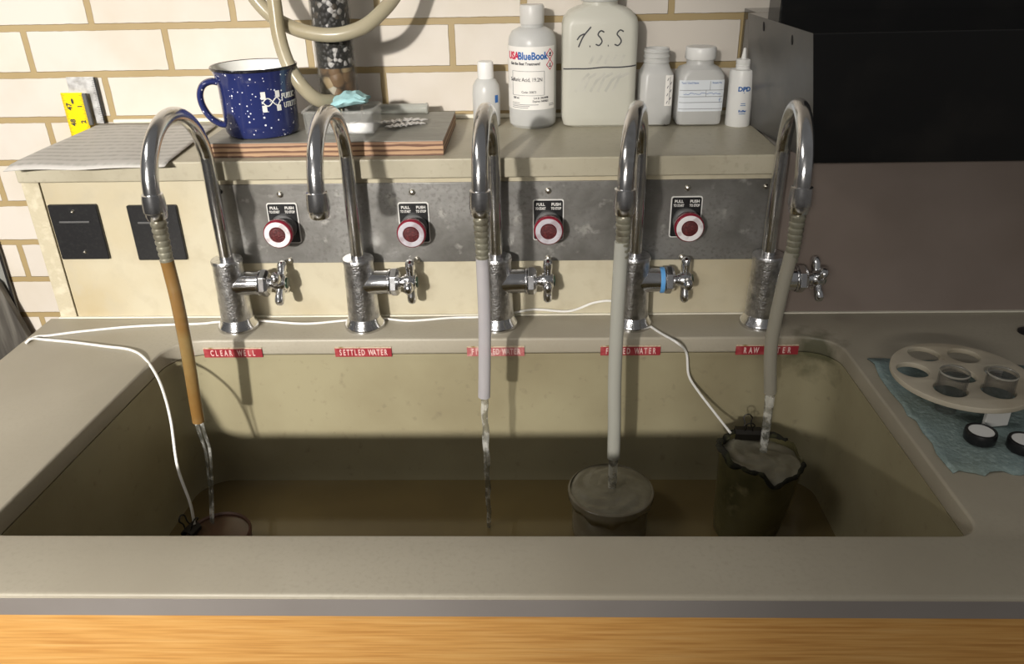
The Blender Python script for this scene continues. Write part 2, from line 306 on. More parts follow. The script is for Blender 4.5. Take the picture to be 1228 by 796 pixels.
def thing(name, label, cat, loc=(0, 0, 0), rz=0, group=None):
    o = bpy.data.objects.new(name, None); S.collection.objects.link(o); o.location = loc; o.rotation_euler = (0, 0, rz); o.empty_display_size = .02
    return tag(o, label, cat, group)
def tag(o, label, cat, group=None):
    o['label'] = label; o['category'] = cat
    if group: o['group'] = group
    return o
def struct(o): o['kind'] = 'structure'; return o
_tc = {}
def text(s, body, h, cx, cz, fn, sx=1, depth=.0004, shear=0, weight=0):
    """add lettering to B s. height h, centred on cx, cz; fn(x, z, d) -> point on the surface, d = height above it"""
    c = bpy.data.curves.new('t', 'FONT'); c.body = body; c.size = 1; c.align_x = 'CENTER'; c.align_y = 'CENTER'; c.extrude = .01; c.offset = weight; c.shear = shear; c.resolution_u = 3
    o = bpy.data.objects.new('t', c); S.collection.objects.link(o); dg = bpy.context.evaluated_depsgraph_get(); me = bpy.data.meshes.new_from_object(o.evaluated_get(dg))
    k = h/.70
    s.add([fn(cx+v.co.x*k*sx, cz+v.co.y*k, depth*(1 if v.co.z > 0 else .1)) for v in me.vertices], [tuple(p.vertices) for p in me.polygons])
    bpy.data.objects.remove(o); bpy.data.curves.remove(c); bpy.data.meshes.remove(me); return s
def patch(s, x0, x1, z0, z1, fn, depth, nx=16):
    """thin raised patch on a surface"""
    a = []; 
    for d in (0, depth):
        for z in (z0, z1): a += [fn(x0+(x1-x0)*i/nx, z, d) for i in range(nx+1)]
    N = nx+1; fs = []
    for i in range(nx):
        fs += [(i, i+1, N+i+1, N+i), (2*N+i, 3*N+i, 3*N+i+1, 2*N+i+1), (i, 2*N+i, 2*N+i+1, i+1), (N+i, N+i+1, 3*N+i+1, 3*N+i)]
    fs += [(0, N, 3*N, 2*N), (nx, 2*N+nx, 3*N+nx, N+nx)]
    return s.add(a, fs)
def stroke(s, pts, w, fn, depth=.0004):
    """flat line of width w along 2-D points on a surface"""
    L = [];
    for i, p in enumerate(pts):
        a = pts[max(i-1, 0)]; c = pts[min(i+1, len(pts)-1)]; dx, dz = c[0]-a[0], c[1]-a[1]; q = math.hypot(dx, dz) or 1
        nx, nz_ = -dz/q*w/2, dx/q*w/2; L.append(((p[0]+nx, p[1]+nz_), (p[0]-nx, p[1]-nz_)))
    vs = []
    for (a, c) in L: vs += [fn(*a, depth), fn(*c, depth), fn(*a, 0), fn(*c, 0)]
    fs = []
    for i in range(len(L)-1):
        k = 4*i; fs += [(k, k+1, k+5, k+4), (k+2, k+6, k+7, k+3), (k, k+4, k+6, k+2), (k+1, k+3, k+7, k+5)]
    return s.add(vs, fs+[(0, 2, 3, 1), (4*len(L)-4, 4*len(L)-3, 4*len(L)-1, 4*len(L)-2)])
def holed(name, outer, holes, z0, z1, mt, parent=None, bev=.002):
    """slab with holes: filled 2-D curve, extruded and rounded, then turned into a mesh"""
    c = bpy.data.curves.new(name, 'CURVE'); c.dimensions = '2D'; c.fill_mode = 'BOTH'; c.extrude = (z1-z0)/2-bev; c.bevel_depth = bev; c.bevel_resolution = 2; c.offset = -bev
    for loop in [outer]+holes:
        sp_ = c.splines.new('POLY'); sp_.points.add(len(loop)-1); sp_.use_cyclic_u = True
        for q, (x, y) in zip(sp_.points, loop): q.co = (x, y, 0, 1)
    o = bpy.data.objects.new('t', c); S.collection.objects.link(o); me = bpy.data.meshes.new_from_object(o.evaluated_get(bpy.context.evaluated_depsgraph_get()))
    bpy.data.objects.remove(o); me.name = name
    for v in me.vertices: v.co.z += (z0+z1)/2
    bm = bmesh.new(); bm.from_mesh(me); bmesh.ops.remove_doubles(bm, verts=bm.verts[:], dist=1e-5); bmesh.ops.recalc_face_normals(bm, faces=bm.faces[:]); bm.to_mesh(me); bm.free()
    me.materials.clear(); me.materials.append(M[mt])
    for p in me.polygons: p.use_smooth = True
    me.set_sharp_from_angle(angle=math.radians(35))
    ob = bpy.data.objects.new(name, me); S.collection.objects.link(ob)
    if parent: ob.parent = parent
    return ob

T = .217; D = .2191; FLOOR = -.92
# ------------------------------------------------------------------ room
struct(B().box(-2.2, 2.2, D, D+.12, FLOOR, 1.7).build('wall_back', 'brick'))
M['floor'] = mat('grey_floor', (.16, .15, .13), .5, noise=(5, (.11, .10, .09), .4, .7))
struct(B().box(-2.2, 2.2, -4.4, D+.12, FLOOR-.05, FLOOR).build('floor', 'floor'))
# ------------------------------------------------------------------ counter with basin
ct = thing('sink_counter', 'grey-beige stone laboratory counter with a large rectangular sink basin', 'counter', (0, 0, FLOOR))
def loop_hole(e=0, zin=0):
    y0, y1 = -.4372-e, -.0689+e
    def corner(cx, cy, r, a0, seg=8): return [(cx+r*math.cos(a0+PI/2*k/seg), cy+r*math.sin(a0+PI/2*k/seg)) for k in range(seg+1)]
    xr = .3827+e; xl0, xl1 = -.480-e, -.4603-e
    return corner(xr-.04, y1-.04, .04, 0)+corner(xl1+.045, y1-.045, .045, PI/2)+corner(xl0+.025, y0+.025, .025, PI)+corner(xr-.022, y0+.022, .022, 1.5*PI)
top = holed('counter_top', [(-.655, -.5075), (.95, -.5075), (.95, 0), (-.655, 0)], [loop_hole()], -.0223, 0, 'counter', None, .003); top.parent = ct; top.location = (0, 0, -FLOOR)
fe = B().box(-.6535, .95, -.5081, -.5076, -.0218, -.0042).build('front_edge_shade', 'edgeshade', ct, .0002); fe.location = (0, 0, -FLOOR); fe['label'] = 'grey-mauve shade on the counter front edge'  # thin added sheet; the front face's shade is put into its colour
bz = B(); cxm, cym = -.045, -.253
def shr(lp, k, z): return [(cxm+(x-cxm)*(1-k*.5), cym+(y-cym)*(1-k), z) for x, y in lp]
L0 = loop_hole(.003)
bz.loft([[(x, y, -.0224) for x, y in loop_hole(.03)], [(x, y, -.0224) for x, y in loop_hole(.0006)], [(x, y, -.0285) for x, y in loop_hole(.0006)], [(x, y, -.0292) for x, y in L0], shr(L0, .0, -.032), shr(L0, .02, -.2), shr(L0, .03, -.222), shr(L0, .055, -.233), shr(L0, .10, -.236)], cap0=False, cap1=True)
basin = bz.build('sink_basin', 'basin', ct, solid=.012); basin.location = (0, 0, -FLOOR)
w = B(); w.loft([shr(L0, .021, -.2195)], True, False)
wat = shr(L0, .024, 0)
w = B().loft([[(x, y, -.2335) for x, y, _ in shr(L0, .075, 0)], [(x, y, -.2195) for x, y, _ in wat]]); tag(w.build('sink_water', 'murk'), 'shallow brown murky water covering the sink bottom', 'water')
# cabinet below
cab = thing('base_cabinet', 'golden oak cabinet under the front edge of the stone counter', 'cabinet', (0, 0, FLOOR))
B().box(-.64, .94, -.5055, -.488, .08, -FLOOR-.0226).build('front_panel', 'oak', cab, .001)
B().box(-.64, -.622, -.4878, -.005, .08, -FLOOR-.0226).build('side_panel', 'oak', cab, .001)
B().box(-.60, .94, -.44, -.42, .0, .08).build('kick_board', 'black', cab, .001)
# the counter front edge hangs a touch lower than the slab over the oak
# ------------------------------------------------------------------ service ledge
lg = thing('service_ledge', 'raised cream ledge box with stone shelf running behind the faucets', 'ledge')
B().box(-.6405, -.618, 0, D-.001, 0, .1923).build('end_panel', 'panel_edge', lg, .001)
B().box(-.6165, .2995, .0012, .02, 0, .1923).build('front_panel', 'panel', lg, .0006)
B().box(.3005, .95, .0, .02, .0, .2155).build('right_panel', 'mauve', lg, .001)
B().box(-.634, .307, -.0152, D-.001, .1925, T).build('shelf_slab', 'slab', lg, .002)
B().box(-.6416, .95, -.0035, .0012, 0, .0022).build('caulk_line', 'caulk', lg, .0008)['label'] = 'pale caulk seam along the counter'
B().box(-.615, .30, D-.008, D-.0012, T, T+.006).build('rear_caulk', 'caulk', lg, .002)
# metal strip plate with screws
mp_ = thing('metal_strip', 'long grey stained metal plate behind the red push buttons', 'metal plate', (-.05, 0, .13))
B().box(-.342, .348, -.0015, .0011, -.052, .0535).build('plate', 'steel', mp_, .0005)
def screw(p, parent, r=.0042, mt='screw'):
    s_ = B().lathe([(r, 0), (r*.95, -.0012), (r*.6, -.0024), (r*.1, -.003)], p, 'y', 18)
    s_.box(p[0]-r*.7, p[0]+r*.7, p[1]-.0032, p[1]-.0026, p[2]-.0003, p[2]+.0003)
    return s_.build('screw', mt, parent)
BX = (-.3125, -.1457, .0245, .197)
for x, dz in zip(BX, (0, .001, .001, .0025)):
    screw((x+.05, -.0015, .0405+dz), mp_); screw((x+.05, -.0015, -.0485), mp_)
for x, z in ((.2925, .174), (.2935, .0865), (-.388, .175)): screw((x+.05, -.0015, z-.13), mp_, .0032, 'dark' if x < 0 or z < .1 else 'screw')
# ------------------------------------------------------------------ push buttons
BL = ('red push button left of the second faucet, nearest the black wall plates', 'red push button directly left of the middle faucet, dull scuffed ring',
      'red push button directly left of the fourth faucet, dull lilac ring', 'red push button between the fourth and fifth faucets, chipped white ring')
for i, x in enumerate(BX):
    t = thing('push_button', BL[i], 'push button', (x, -.0016, .129+(0, -.001, .001, .003)[i]), 0, 'red pull to start push to stop buttons')
    fn = lambda a, z, d: (a, -.0022-d, z)
    lp = B(); lp.rrect([(0, .0195, .0268, .003), (.0014, .0195, .0268, .003)], (0, 0)); lp.map(lambda v: (v[0], -v[2], v[1]+.004)); pl = lp.build('legend_plate', 'white', t)
    b_ = B().rrect([(.0008, .0182, .0255, .0025), (.0020, .0182, .0255, .0025)], (0, 0)); b_.map(lambda v: (v[0], -v[2], v[1]+.004)); b_.build('black_face', 'black', pl)['label'] = 'black printed face'
    tx = B()
    text(tx, 'PULL', .0035, -.0098, .0245, fn, 1.0, weight=.03); text(tx, 'TO START', .0032, -.0098, .0192, fn, .62, weight=.03)
    text(tx, 'PUSH', .0035, .0098, .0245, fn, 1.0, weight=.03); text(tx, 'TO STOP', .0032, .0098, .0192, fn, .68, weight=.03); tx.build('lettering', 'white', pl)
    B().lathe([(.0165, -.002), (.0165, -.007), (.0155, -.008), (.0135, -.009), (.0135, -.0125), (.0125, -.013), (.0125, -.022)], (0, 0, 0), 'y', 36).build('collar', 'greyrub', t)
    B().lathe([(.0135, -.017), (.0165, -.0205), (.0182, -.024), (.0185, -.030), (.0179, -.0325), (.0168, -.0335), (.0098, -.0335), (.0098, -.031)], (0, 0, 0), 'y', 48).build('button_rim', 'red', t)
    B().lathe([(.0163, -.0325), (.0163, -.0342), (.0158, -.0346), (.0106, -.0346), (.0101, -.034), (.0101, -.0315)], (0, 0, 0), 'y', 48, cap0=False, cap1=False).build('ring', 'ringgrey' if i in (1, 2) else 'ringwhite', t)['label'] = 'pale ring on the button face'
    B().lathe([(.0101, -.0325), (.0101, -.0332), (.009, -.0345), (.004, -.0352), (.0005, -.0353)], (0, 0, 0), 'y', 40).build('red_centre', 'redface', t)
# ------------------------------------------------------------------ black wall plates
for (x0, x1, z0, z1), lab in (((-.6135, -.5500, .0863, .1603), 'square black wall plate at the left end of the cream ledge'), ((-.5118, -.4475, .0842, .1584), 'black wall plate partly hidden behind the leftmost faucet spout')):
    xc, zc = (x0+x1)/2, (z0+z1)/2; t = thing('wall_plate', lab, 'wall plate', (xc, .0012, zc)); hw = (x1-x0)/2; hh = (z1-z0)/2
    q = B().rrect([(0, hw, hh, .002), (.0035, hw, hh, .002), (.0045, hw-.001, hh-.001, .002)]); q.map(lambda v: (v[0], -v[2], v[1])); q.build('plate', 'black', t)
    q = B().box(-hw+.011, hw-.013, -.0062, -.004, .0135, .0158); q.build('slot_lip', 'greyrub', t, .0005)['label'] = 'grey raised slot lip'
    screw((0, -.0045, .0285), t, .0022); screw((.002, -.0045, -.026), t, .0022)
# ------------------------------------------------------------------ faucets
FX = (-.3846, -.2166, -.0415, .1327, .2985)
FD = (-.007, -.002, -.0075, -.0325, -.0185)
FHOSE = (1, 0, 1, 1, 1)
FL = ('leftmost chrome gooseneck faucet, amber hose on its spout', 'chrome gooseneck faucet with a bare open spout and no hose', 'middle chrome gooseneck faucet behind the clear hose above FILTERED WATER',
      'chrome gooseneck faucet with a blue band around its valve', 'rightmost chrome gooseneck faucet in front of the black cabinet')
FROT = (38, 2, 0, 8, 40)
SPOUTS = []
for i, x in enumerate(FX):
    t = thing('gooseneck_faucet', FL[i], 'faucet', (x, -.03, 0), 0, 'chrome laboratory faucets behind the sink')
    B().lathe([(.026, 0), (.0262, .003), (.0250, .006), (.0222, .010), (.0212, .014), (.0208, .015)]).build('flange', 'chrome', t)
    bd = B().lathe([(.0206, .012), (.0205, .015), (.0198, .04), (.0190, .075), (.0186, .090), (.0196, .0905), (.0199, .0935), (.0190, .0960), (.0100, .0962)])
    bd.build('faucet_body', 'chrome_worn', t)
    R = .07; dx = FD[i]; zc = .219; zt = zc
    pts = [(0, 0, .09), (0, 0, .15)]
    for k in range(0, 19):
        a = PI*k/18; f_ = (1-math.cos(a))/2; pts.append((dx*f_, -R+R*math.cos(a), zc-.0+R*math.sin(a)*1.0+(0 if k else -.001)))
    zend = .205; pts.append((dx, -2*R, zend))
    B().tube(pts, [.0084]*4+[.0087]*8, 20, 4).build('gooseneck', 'chrome', t)
    sx_, sy_ = dx, -2*R
    B().lathe([(.0088, .2240), (.0108, .2232), (.0114, .2180), (.0120, .2085), (.0119, .2045), (.0110, .2035), (.0108, .1990), (.0100, .1962), (.0078, .1950)][::-1], (sx_, sy_, 0), 'z', 28).build('spout_collar', 'chrome', t)
    if FHOSE[i]:
        pr = [(.0070, .1955)]; z = .1935
        for k in range(7): w_ = .0084-.00018*k; pr += [(w_-.0012, z), (w_, z-.0014), (w_, z-.0036), (w_-.0010, z-.0060)]; z -= .0068
        pr += [(.0066, z), (.0066, z-.004)]
        B().lathe(pr[::-1], (sx_, sy_, 0), 'z', 24).build('hose_barb', 'barb', t)['label'] = 'dirty ribbed hose barb'
    SPOUTS.append((x+sx_, -.03+sy_))
    # valve
    VZ = .062
    B().lathe([(.0185, .004), (.0170, .013), (.0156, .019), (.0150, .036)], (0, 0, VZ), 'x', 32).build('valve_branch', 'chrome', t)
    if i == 3: B().lathe([(.0152, .0325), (.0166, .0338), (.0166, .0375), (.0155, .0388)], (0, 0, VZ), 'x', 32).build('blue_band', 'blueband' if 'blueband' in M else 'blue', t)['label'] = 'light blue plastic band'
    bn = B().lathe([(.0140, .036), (.0163, .0365), (.0163, .0392)], (0, 0, VZ), 'x', 32)
    bn.lathe([(.0148, .0392), (.0178, .0400), (.0180, .0470), (.0150, .0505), (.0090, .0520), (.0070, .0525)], (0, 0, VZ), 'x', 6, .3); bn.build('valve_bonnet', 'chrome', t, .0008)
    B().lathe([(.0066, .050), (.0066, .054), (.0078, .0545), (.0080, .0565), (.0070, .058)], (0, 0, VZ), 'x', 20).build('stem', 'chrome', t)
    h = B(); h.lathe([(.0065, .0565), (.0100, .0580), (.0112, .0620), (.0112, .0680), (.0095, .0715), (.0078, .0725)], (0, 0, VZ), 'x', 28)
    for k in range(4):
        a = math.radians(FROT[i])+k*PI/2; d = Vector((0, math.sin(a), math.cos(a))); e = Vector((0, math.cos(a), -math.sin(a))); rings = []
        for rr, wt, th in ((.005, .0060, .0056), (.012, .0060, .0052), (.017, .0074, .0058), (.022, .0082, .0060), (.0265, .0072, .0054), (.0290, .0040, .0034), (.0295, .0008, .0008)):
            c = Vector((.0650, 0, VZ))+d*rr; rings.append([c+e*wt*math.cos(q*PI/8)+Vector((1, 0, 0))*th*math.sin(q*PI/8) for q in range(16)])
        h.loft(rings)
    hn = h.build('cross_handle', 'chrome', t)
    B().lathe([(.0074, .0715), (.0074, .0735), (.0060, .0745)], (0, 0, VZ), 'x', 24).build('index_button', 'indexgreen' if 'indexgreen' in M else 'greyrub', hn)
# ------------------------------------------------------------------ hoses from the spouts
def spath(i, zs, dxs, dys=None):
    x, y = SPOUTS[i]; return [(x+dx_, y+(dys[k] if dys else 0), z) for k, (z, dx_) in enumerate(zip(zs, dxs))]
HO = [(0, 'hose', 'amber brown hose hanging from the leftmost faucet', 'hoseamber', (.1515, .10, .03, -.02, -.0575), (0, .001, -.001, -.004, -.006), .0072),
      (2, 'hose', 'clear lilac-tinted hose hanging from the middle faucet', 'hoseclear', (.1505, .08, .02, -.0243), (0, 0, -.002, -.004), .0072),
      (3, 'hose', 'cloudy white hose reaching down to the overflowing round beaker', 'hosegrey', (.166, .08, .0, -.06, -.111), (-.001, -.002, -.002, 0, .001), .0078),
      (4, 'hose', 'dull grey hose hanging from the rightmost faucet', 'hosedull', (.1525, .10, .04, -.0204), (-.001, -.006, -.0085, -.002), .0072)]
ENDS = {}
for i, nm, lab, mt, zs, dxs, r in HO:
    pp = spath(i, zs, dxs); tag(B().tube(pp, r, 22, 10).build(nm, mt), lab, 'hose', 'hoses pushed on the faucet spouts'); ENDS[i] = pp[-1]
# water streams
def stream(strands, lab):
    s_ = B()
    for pts, r in strands: s_.tube(pts, r, 10, 8)
    return tag(s_.build('water_stream', 'stream'), lab, 'water stream', 'water running from the hoses')
x, y, z = ENDS[0]
stream([([(x-.003, y, z+.004), (x-.002, y, z-.02), (x+.001, y-.002, z-.045), (x+.004, y-.02, z-.09), (x+.010, y-.05, z-.125)], [.0026, .0022, .0016, .0014]),
        ([(x+.003, y, z+.004), (x+.004, y, z-.018), (x+.006, y-.001, z-.043), (x+.008, y-.02, z-.085), (x+.013, y-.05, z-.122)], [.0024, .002, .0015, .0012])], 'thin twin water stream running from the amber hose into the left cup')
x, y, z = ENDS[2]
pts = [(x+.0006*math.sin(k*1.9), y, z+.004-k*.0124) for k in range(17)]
stream([(pts, [.0042, .0045, .0036, .0044, .0034, .0042, .003, .0036, .0028, .0030, .0024])], 'broken sparkling water stream falling from the middle clear hose')
x, y, z = ENDS[3]
stream([([(x, y, z+.006), (x, y, z-.02), (x, y, z-.045)], [.0062, .0058, .0052])], 'short water stream pouring into the overflowing round beaker')
x, y, z = ENDS[4]
stream([([(x, y, z+.006), (x+.001, y, z-.03), (x+.002, y, z-.082)], [.006, .0052, .0046])], 'clear water stream falling into the slimy dark-rimmed beaker')
# ------------------------------------------------------------------ red labels on the rim
LB = [(-.4204, -.3443, 'CLEAR WELL', 'labelred', 'red label reading CLEAR WELL on the sink rim'), (-.2502, -.1769, 'SETTLED WATER', 'labelred', 'red label reading SETTLED WATER on the sink rim'),
      (-.0802, -.0066, 'FILTERED WATER', 'labelred2', 'faded red label reading FILTERED WATER behind the clear hose'), (.090, .1661, 'FLUXED WATER', 'labelred', 'red label behind the cloudy white hose on the sink rim'),
      (.2608, .3394, 'RAW WATER', 'labelred', 'dark red label reading RAW WATER behind the dull grey hose')]
for x0, x1, s_, mt, lab in LB:
    xc = (x0+x1)/2; hw = (x1-x0)/2; t = thing('rim_label', lab, 'label', (xc, -.0689, -.0185), 0, 'red name labels under the faucets')
    B().box(-hw, hw, -.0018, -.0002, -.0062, .0062).build('label_tape', mt, t, .0004)
    B().box(-hw, hw, -.0018, -.0001, .0062, .0078).build('pale_edge', 'labelpale', t, .0003)
    n_ = len(s_); tx = B(); step = hw*2*.86/n_*(1 if n_ > 10 else .92)
    for k, ch in enumerate(s_):
        if ch != ' ': text(tx, ch, .0082, (k-(n_-1)/2)*step, 0, lambda a, z, d: (a, -.0018-d, z), .54, weight=.02)
    tx.build('lettering', 'labelpink', t)
# ------------------------------------------------------------------ white wires
def wire(pix, r, lab, extra):
    pts = []
    for q in pix:
        if len(q) == 2: p = at(q[0], q[1], 2, .0016)
        else: p = at(*q)
        pts.append(p)
    return tag(B().tube(pts+extra, r, 10, 8).build('wire', 'wire'), lab, 'wire', 'thin white wires on the counter')
wire([(31, 411), (42, 404), (60, 402), (100, 397), (165, 391), (240, 388), (262, 386), (310, 384.5), (365, 388), (415, 384), (437, 382.5), (460, 382), (492, 384.5), (540, 381), (575, 380),
      (606, 377, 1, -.0055), (640, 371, 1, -.003), (682, 373, 1, -.003), (712, 363, 1, -.003), (735, 361, 1, -.003), (752, 370, 1, -.005), (766, 381), (790, 398), (812, 411), (823, 423, 1, -.074), (826, 450, 1, -.078), (838, 470, 1, -.085), (858, 496, 1, -.105), (876, 519, 1, -.135)],
     .0016, 'long white wire running behind the faucets down to the slimy beaker', [])
wire([(31, 411), (38, 406, 2, .005), (52, 407), (85, 410), (125, 415), (155, 419), (172, 428), (186, 447, 2, -.006), (196, 470, 1, -.17), (205, 505, 1, -.2), (213, 560, 1, -.225), (228, 603, 1, -.235), (233, 628, 1, -.235)],
     .0017, 'white wire crossing the counter corner down into the left sink end', [])
# ------------------------------------------------------------------ containers in the sink
def ringpts(c, r, n_=40): return [(c[0]+r*math.cos(2*PI*k/n_), c[1]+r*math.sin(2*PI*k/n_), c[2]) for k in range(n_+1)]
bx, by = .0995, -.17
t = thing('beaker', 'cloudy pale round beaker overflowing with water in the middle of the sink', 'beaker', (bx, by, -.2345), 0, 'containers standing in the sink')
ht = .076
B().lathe([(.044, 0), (.0465, .003), (.0475, .04), (.0482, .062), (.0500, .067), (.0515, .072), (.0515, ht), (.050, ht+.0005), (.0485, .070), (.045, .060), (.044, .008)], seg=48, cap1=False).build('beaker_wall', 'beaker', t)
q = B()
rings = []
for k in range(12):
    r = .0005+.051*k/11; rings.append([(r*math.cos(2*PI*j/48), r*math.sin(2*PI*j/48), ht+.003-.0035*(k/11)**3+.0012*math.sin(k*1.7+j*.5)*(k/11)) for j in range(48)])
q.loft(rings[::-1], False, True); q.build('cloudy_water', 'cupwater', t)
q = B()
rings = []
for z, r in ((ht+.0012, .0500), (ht-.001, .0524), (ht-.007, .0526), (ht-.012, .0512)):
    rings.append([(r*math.cos(2*PI*j/60), r*math.sin(2*PI*j/60), z-(.007*max(0, math.sin(2*PI*j/60*2.0+5.2))**2+.003*math.sin(j*1.3) if z < ht-.01 else 0)) for j in range(60)])
q.loft(rings, False, False)
q.build('overflow_sheet', 'beaker', t, solid=.0006)
# slimy beaker
t = thing('beaker', 'slimy olive beaker with ragged dark algae rim at the right sink end', 'beaker', (.268, -.172, -.2312), 0, 'containers standing in the sink'); t.rotation_euler = (0, math.radians(6), math.radians(20))
prof = [(.030, 0), (.036, .004), (.041, .03), (.045, .07), (.048, .105), (.0505, .124)]
def sl(v):
    a = math.atan2(v[1], v[0]); k = max(0, (v[2]-.09)/.035); dip = -.012*k*math.exp(-((a+1.9)/.28)**2)+.003*k*math.sin(a*5)+.002*k*math.sin(a*11); return (v[0]*(1+.03*k*math.sin(3*a)), v[1]*(1+.03*k*math.sin(3*a)), v[2]+dip)
q = B().lathe(prof+[(.0475, .1235), (.046, .105), (.039, .03), (.034, .008)], seg=72, cap1=False).map(sl); q.build('beaker_wall', 'slime', t)
q = B(); P_ = [sl((.0495*math.cos(2*PI*k/72), .0495*math.sin(2*PI*k/72), .1245)) for k in range(73)]
rad = [.0016+.0016*abs(math.sin(k*1.3))+(.0016 if 22 < k < 40 or 6 < k < 14 else 0) for k in range(73)]
for a_, b_ in ((4, 66),): q.tube(P_[a_:b_], rad[a_:b_], 8, 2)
q.build('algae_crust', 'algae', t)['label'] = 'black algae crust'
q = B(); rings = []
for k in range(12):
    r = .0005+.0475*k/11; rings.append([(r*math.cos(2*PI*j/48), r*math.sin(2*PI*j/48), .119+.003*math.exp(-(k/3)**2)+.0014*math.sin(k*1.3+j*.6)*(k/11)) for j in range(48)])
q.loft(rings[::-1], False, True); q.map(lambda v: (v[0], v[1], v[2]-.010*max(0, (math.hypot(v[0], v[1])-.03)/.018)*math.exp(-((math.atan2(v[1], v[0])+1.9)/.28)**2))); q.build('cloudy_water', 'cupwater', t)
# binder clip on it
cp = at(897, 517, 1, -.128)
def clip(loc, rz, lab, s=1.0):
    t = thing('binder_clip', lab, 'binder clip', loc, rz, 'small dark binder clips')
    B().loft([[(x, -.0055, -.010), (x, -.0075, .0), (x, -.004, .0045), (x, .004, .0045), (x, .0075, 0), (x, .0055, -.010), (x, .0042, -.010), (x, .006, -.0005), (x, .003, .003), (x, -.003, .003), (x, -.006, -.0005), (x, -.0042, -.010)] for x in (-.016*s, .016*s)]).build('clip_body', 'clip', t)
    for sg in (-1, 1):
        B().tube([(x_*.7, y_, z_*.75) for x_, y_, z_ in ((-.007, sg*.004, .004), (-.005, sg*.006, .012), (-.0075, sg*.009, .019), (-.003, sg*.010, .024), (.003, sg*.010, .024), (.0075, sg*.009, .019), (.005, sg*.006, .012), (.007, sg*.004, .004))], .0009, 8, 5).build('wire_loop', 'clip', t)
clip(cp, math.radians(-4), 'dark binder clip pinching the wire on the slimy beaker rim')
# left cup
cc = at(262, 640, 1, -.235); zc_ = cc.z+.003
t = thing('cup', 'rusty red-brown cup half hidden behind the front sink edge', 'cup', (cc.x, cc.y, -.2345), 0, 'containers standing in the sink'); hh = zc_+.2345
B().lathe([(.030, 0), (.033, .003), (.0355, hh*.6), (.0375, hh-.008), (.0385, hh-.003), (.037, hh), (.035, hh-.002), (.033, hh*.6), (.030, .006)], seg=40, cap1=False).build('cup_wall', 'rustcup', t)
B().lathe([(.0005, hh-.003), (.0355, hh-.004)][::-1], seg=40, cap0=False).build('cup_water', 'cupwater2' if 'cupwater2' in M else 'murk', t)
clip((cc.x-.033, cc.y+.002, zc_+.002), math.radians(75), 'dark binder clip on the rusty cup at the left sink end', .6)
# ------------------------------------------------------------------ plywood board on the ledge
t = thing('plywood_board', 'grey-faced plywood board with layered edge lying on the ledge', 'board', (-.25, .09, T+.0002))
B().box(-.152, .1465, -.09, .085, 0, .0172).build('plywood_core', 'ply_edge', t, .0004)
B().box(-.152, .1465, -.09, .085, .0172, .0182).build('top_face', 'ply_top', t, .0003)['label'] = 'worn grey face'
PT = T+.0186
# mug
t = thing('mug', 'dark blue speckled enamel mug with black rim on the plywood board', 'mug', (-.3400, .0560, PT))
mh = .0825
B().lathe([(.038, 0), (.0430, .0015), (.0455, .006), (.0460, .02), (.0464, .060), (.0480, .072), (.0512, mh-.001)], seg=64, cap1=False).build('mug_body', 'mugblue', t)
B().lathe([(.0510, mh-.0022), (.0524, mh-.0014), (.0528, mh+.0004), (.0520, mh+.0016), (.0502, mh+.0010)], seg=64, cap0=False, cap1=False).build('rim', 'mugrim', t)['label'] = 'black rim'
B().lathe([(.0503, mh+.0008), (.0462, .072), (.0448, .06), (.0440, .01), (.040, .004), (.001, .004)], seg=64, cap0=False).build('inside', 'enamelwhite', t)['label'] = 'white inside'
hp = []
for (x, z) in ((-.043, .065), (-.053, .067), (-.063, .063), (-.0685, .052), (-.0675, .038), (-.061, .024), (-.050, .015), (-.041, .014)): hp.append((x, -.012*0, z))
hh_ = B(); P = catmull([Vector(p) for p in hp], 8); rings = []
for k, p in enumerate(P):
    tt = (P[min(k+1, len(P)-1)]-P[max(k-1, 0)]).normalized(); nn = Vector((tt.z, 0, -tt.x)); rings.append([p+nn*.0042*math.cos(q*PI/8)+Vector((0, 1, 0))*.0085*math.sin(q*PI/8) for q in range(16)])
hh_.loft(rings); ho = hh_.build('handle', 'mugblue', t); ho.rotation_euler = (0, 0, math.radians(18))
def onmug(x, z, d):
    a = -PI/2+x/.0464; r = .0464+d+(.0004 if z > .05 else 0); return (r*math.cos(a), r*math.sin(a), z)
lg_ = B(); ox, oz = .0300, .0450
for cx_, z0, z1 in ((-.0095, -.0115, -.0035), (-.0095, .0035, .0125), (.0085, -.0115, -.0045), (.0085, .0045, .0125)): patch(lg_, ox+cx_-.0028, ox+cx_+.0028, oz+z0, oz+z1, onmug, .0004, 6)
for ph in (0, PI):
    stroke(lg_, [(ox-.012+.024*k/30, oz+(.0045*math.sin(ph+k/30*PI*2.0-.3))*(1 if k < 25 else (30-k)/5)) for k in range(31)], .0013, onmug)
lg_.build('emblem', 'enamelwhite', t)['label'] = 'white H emblem with crossing waves'
tx = B(); text(tx, 'PUBLIC', .0066, ox+.0260, oz+.0045, onmug, .8, weight=.02); text(tx, 'UTILITIES', .0066, ox+.0305, oz-.0065, onmug, .75, weight=.0); tx.build('lettering', 'enamelwhite', t)
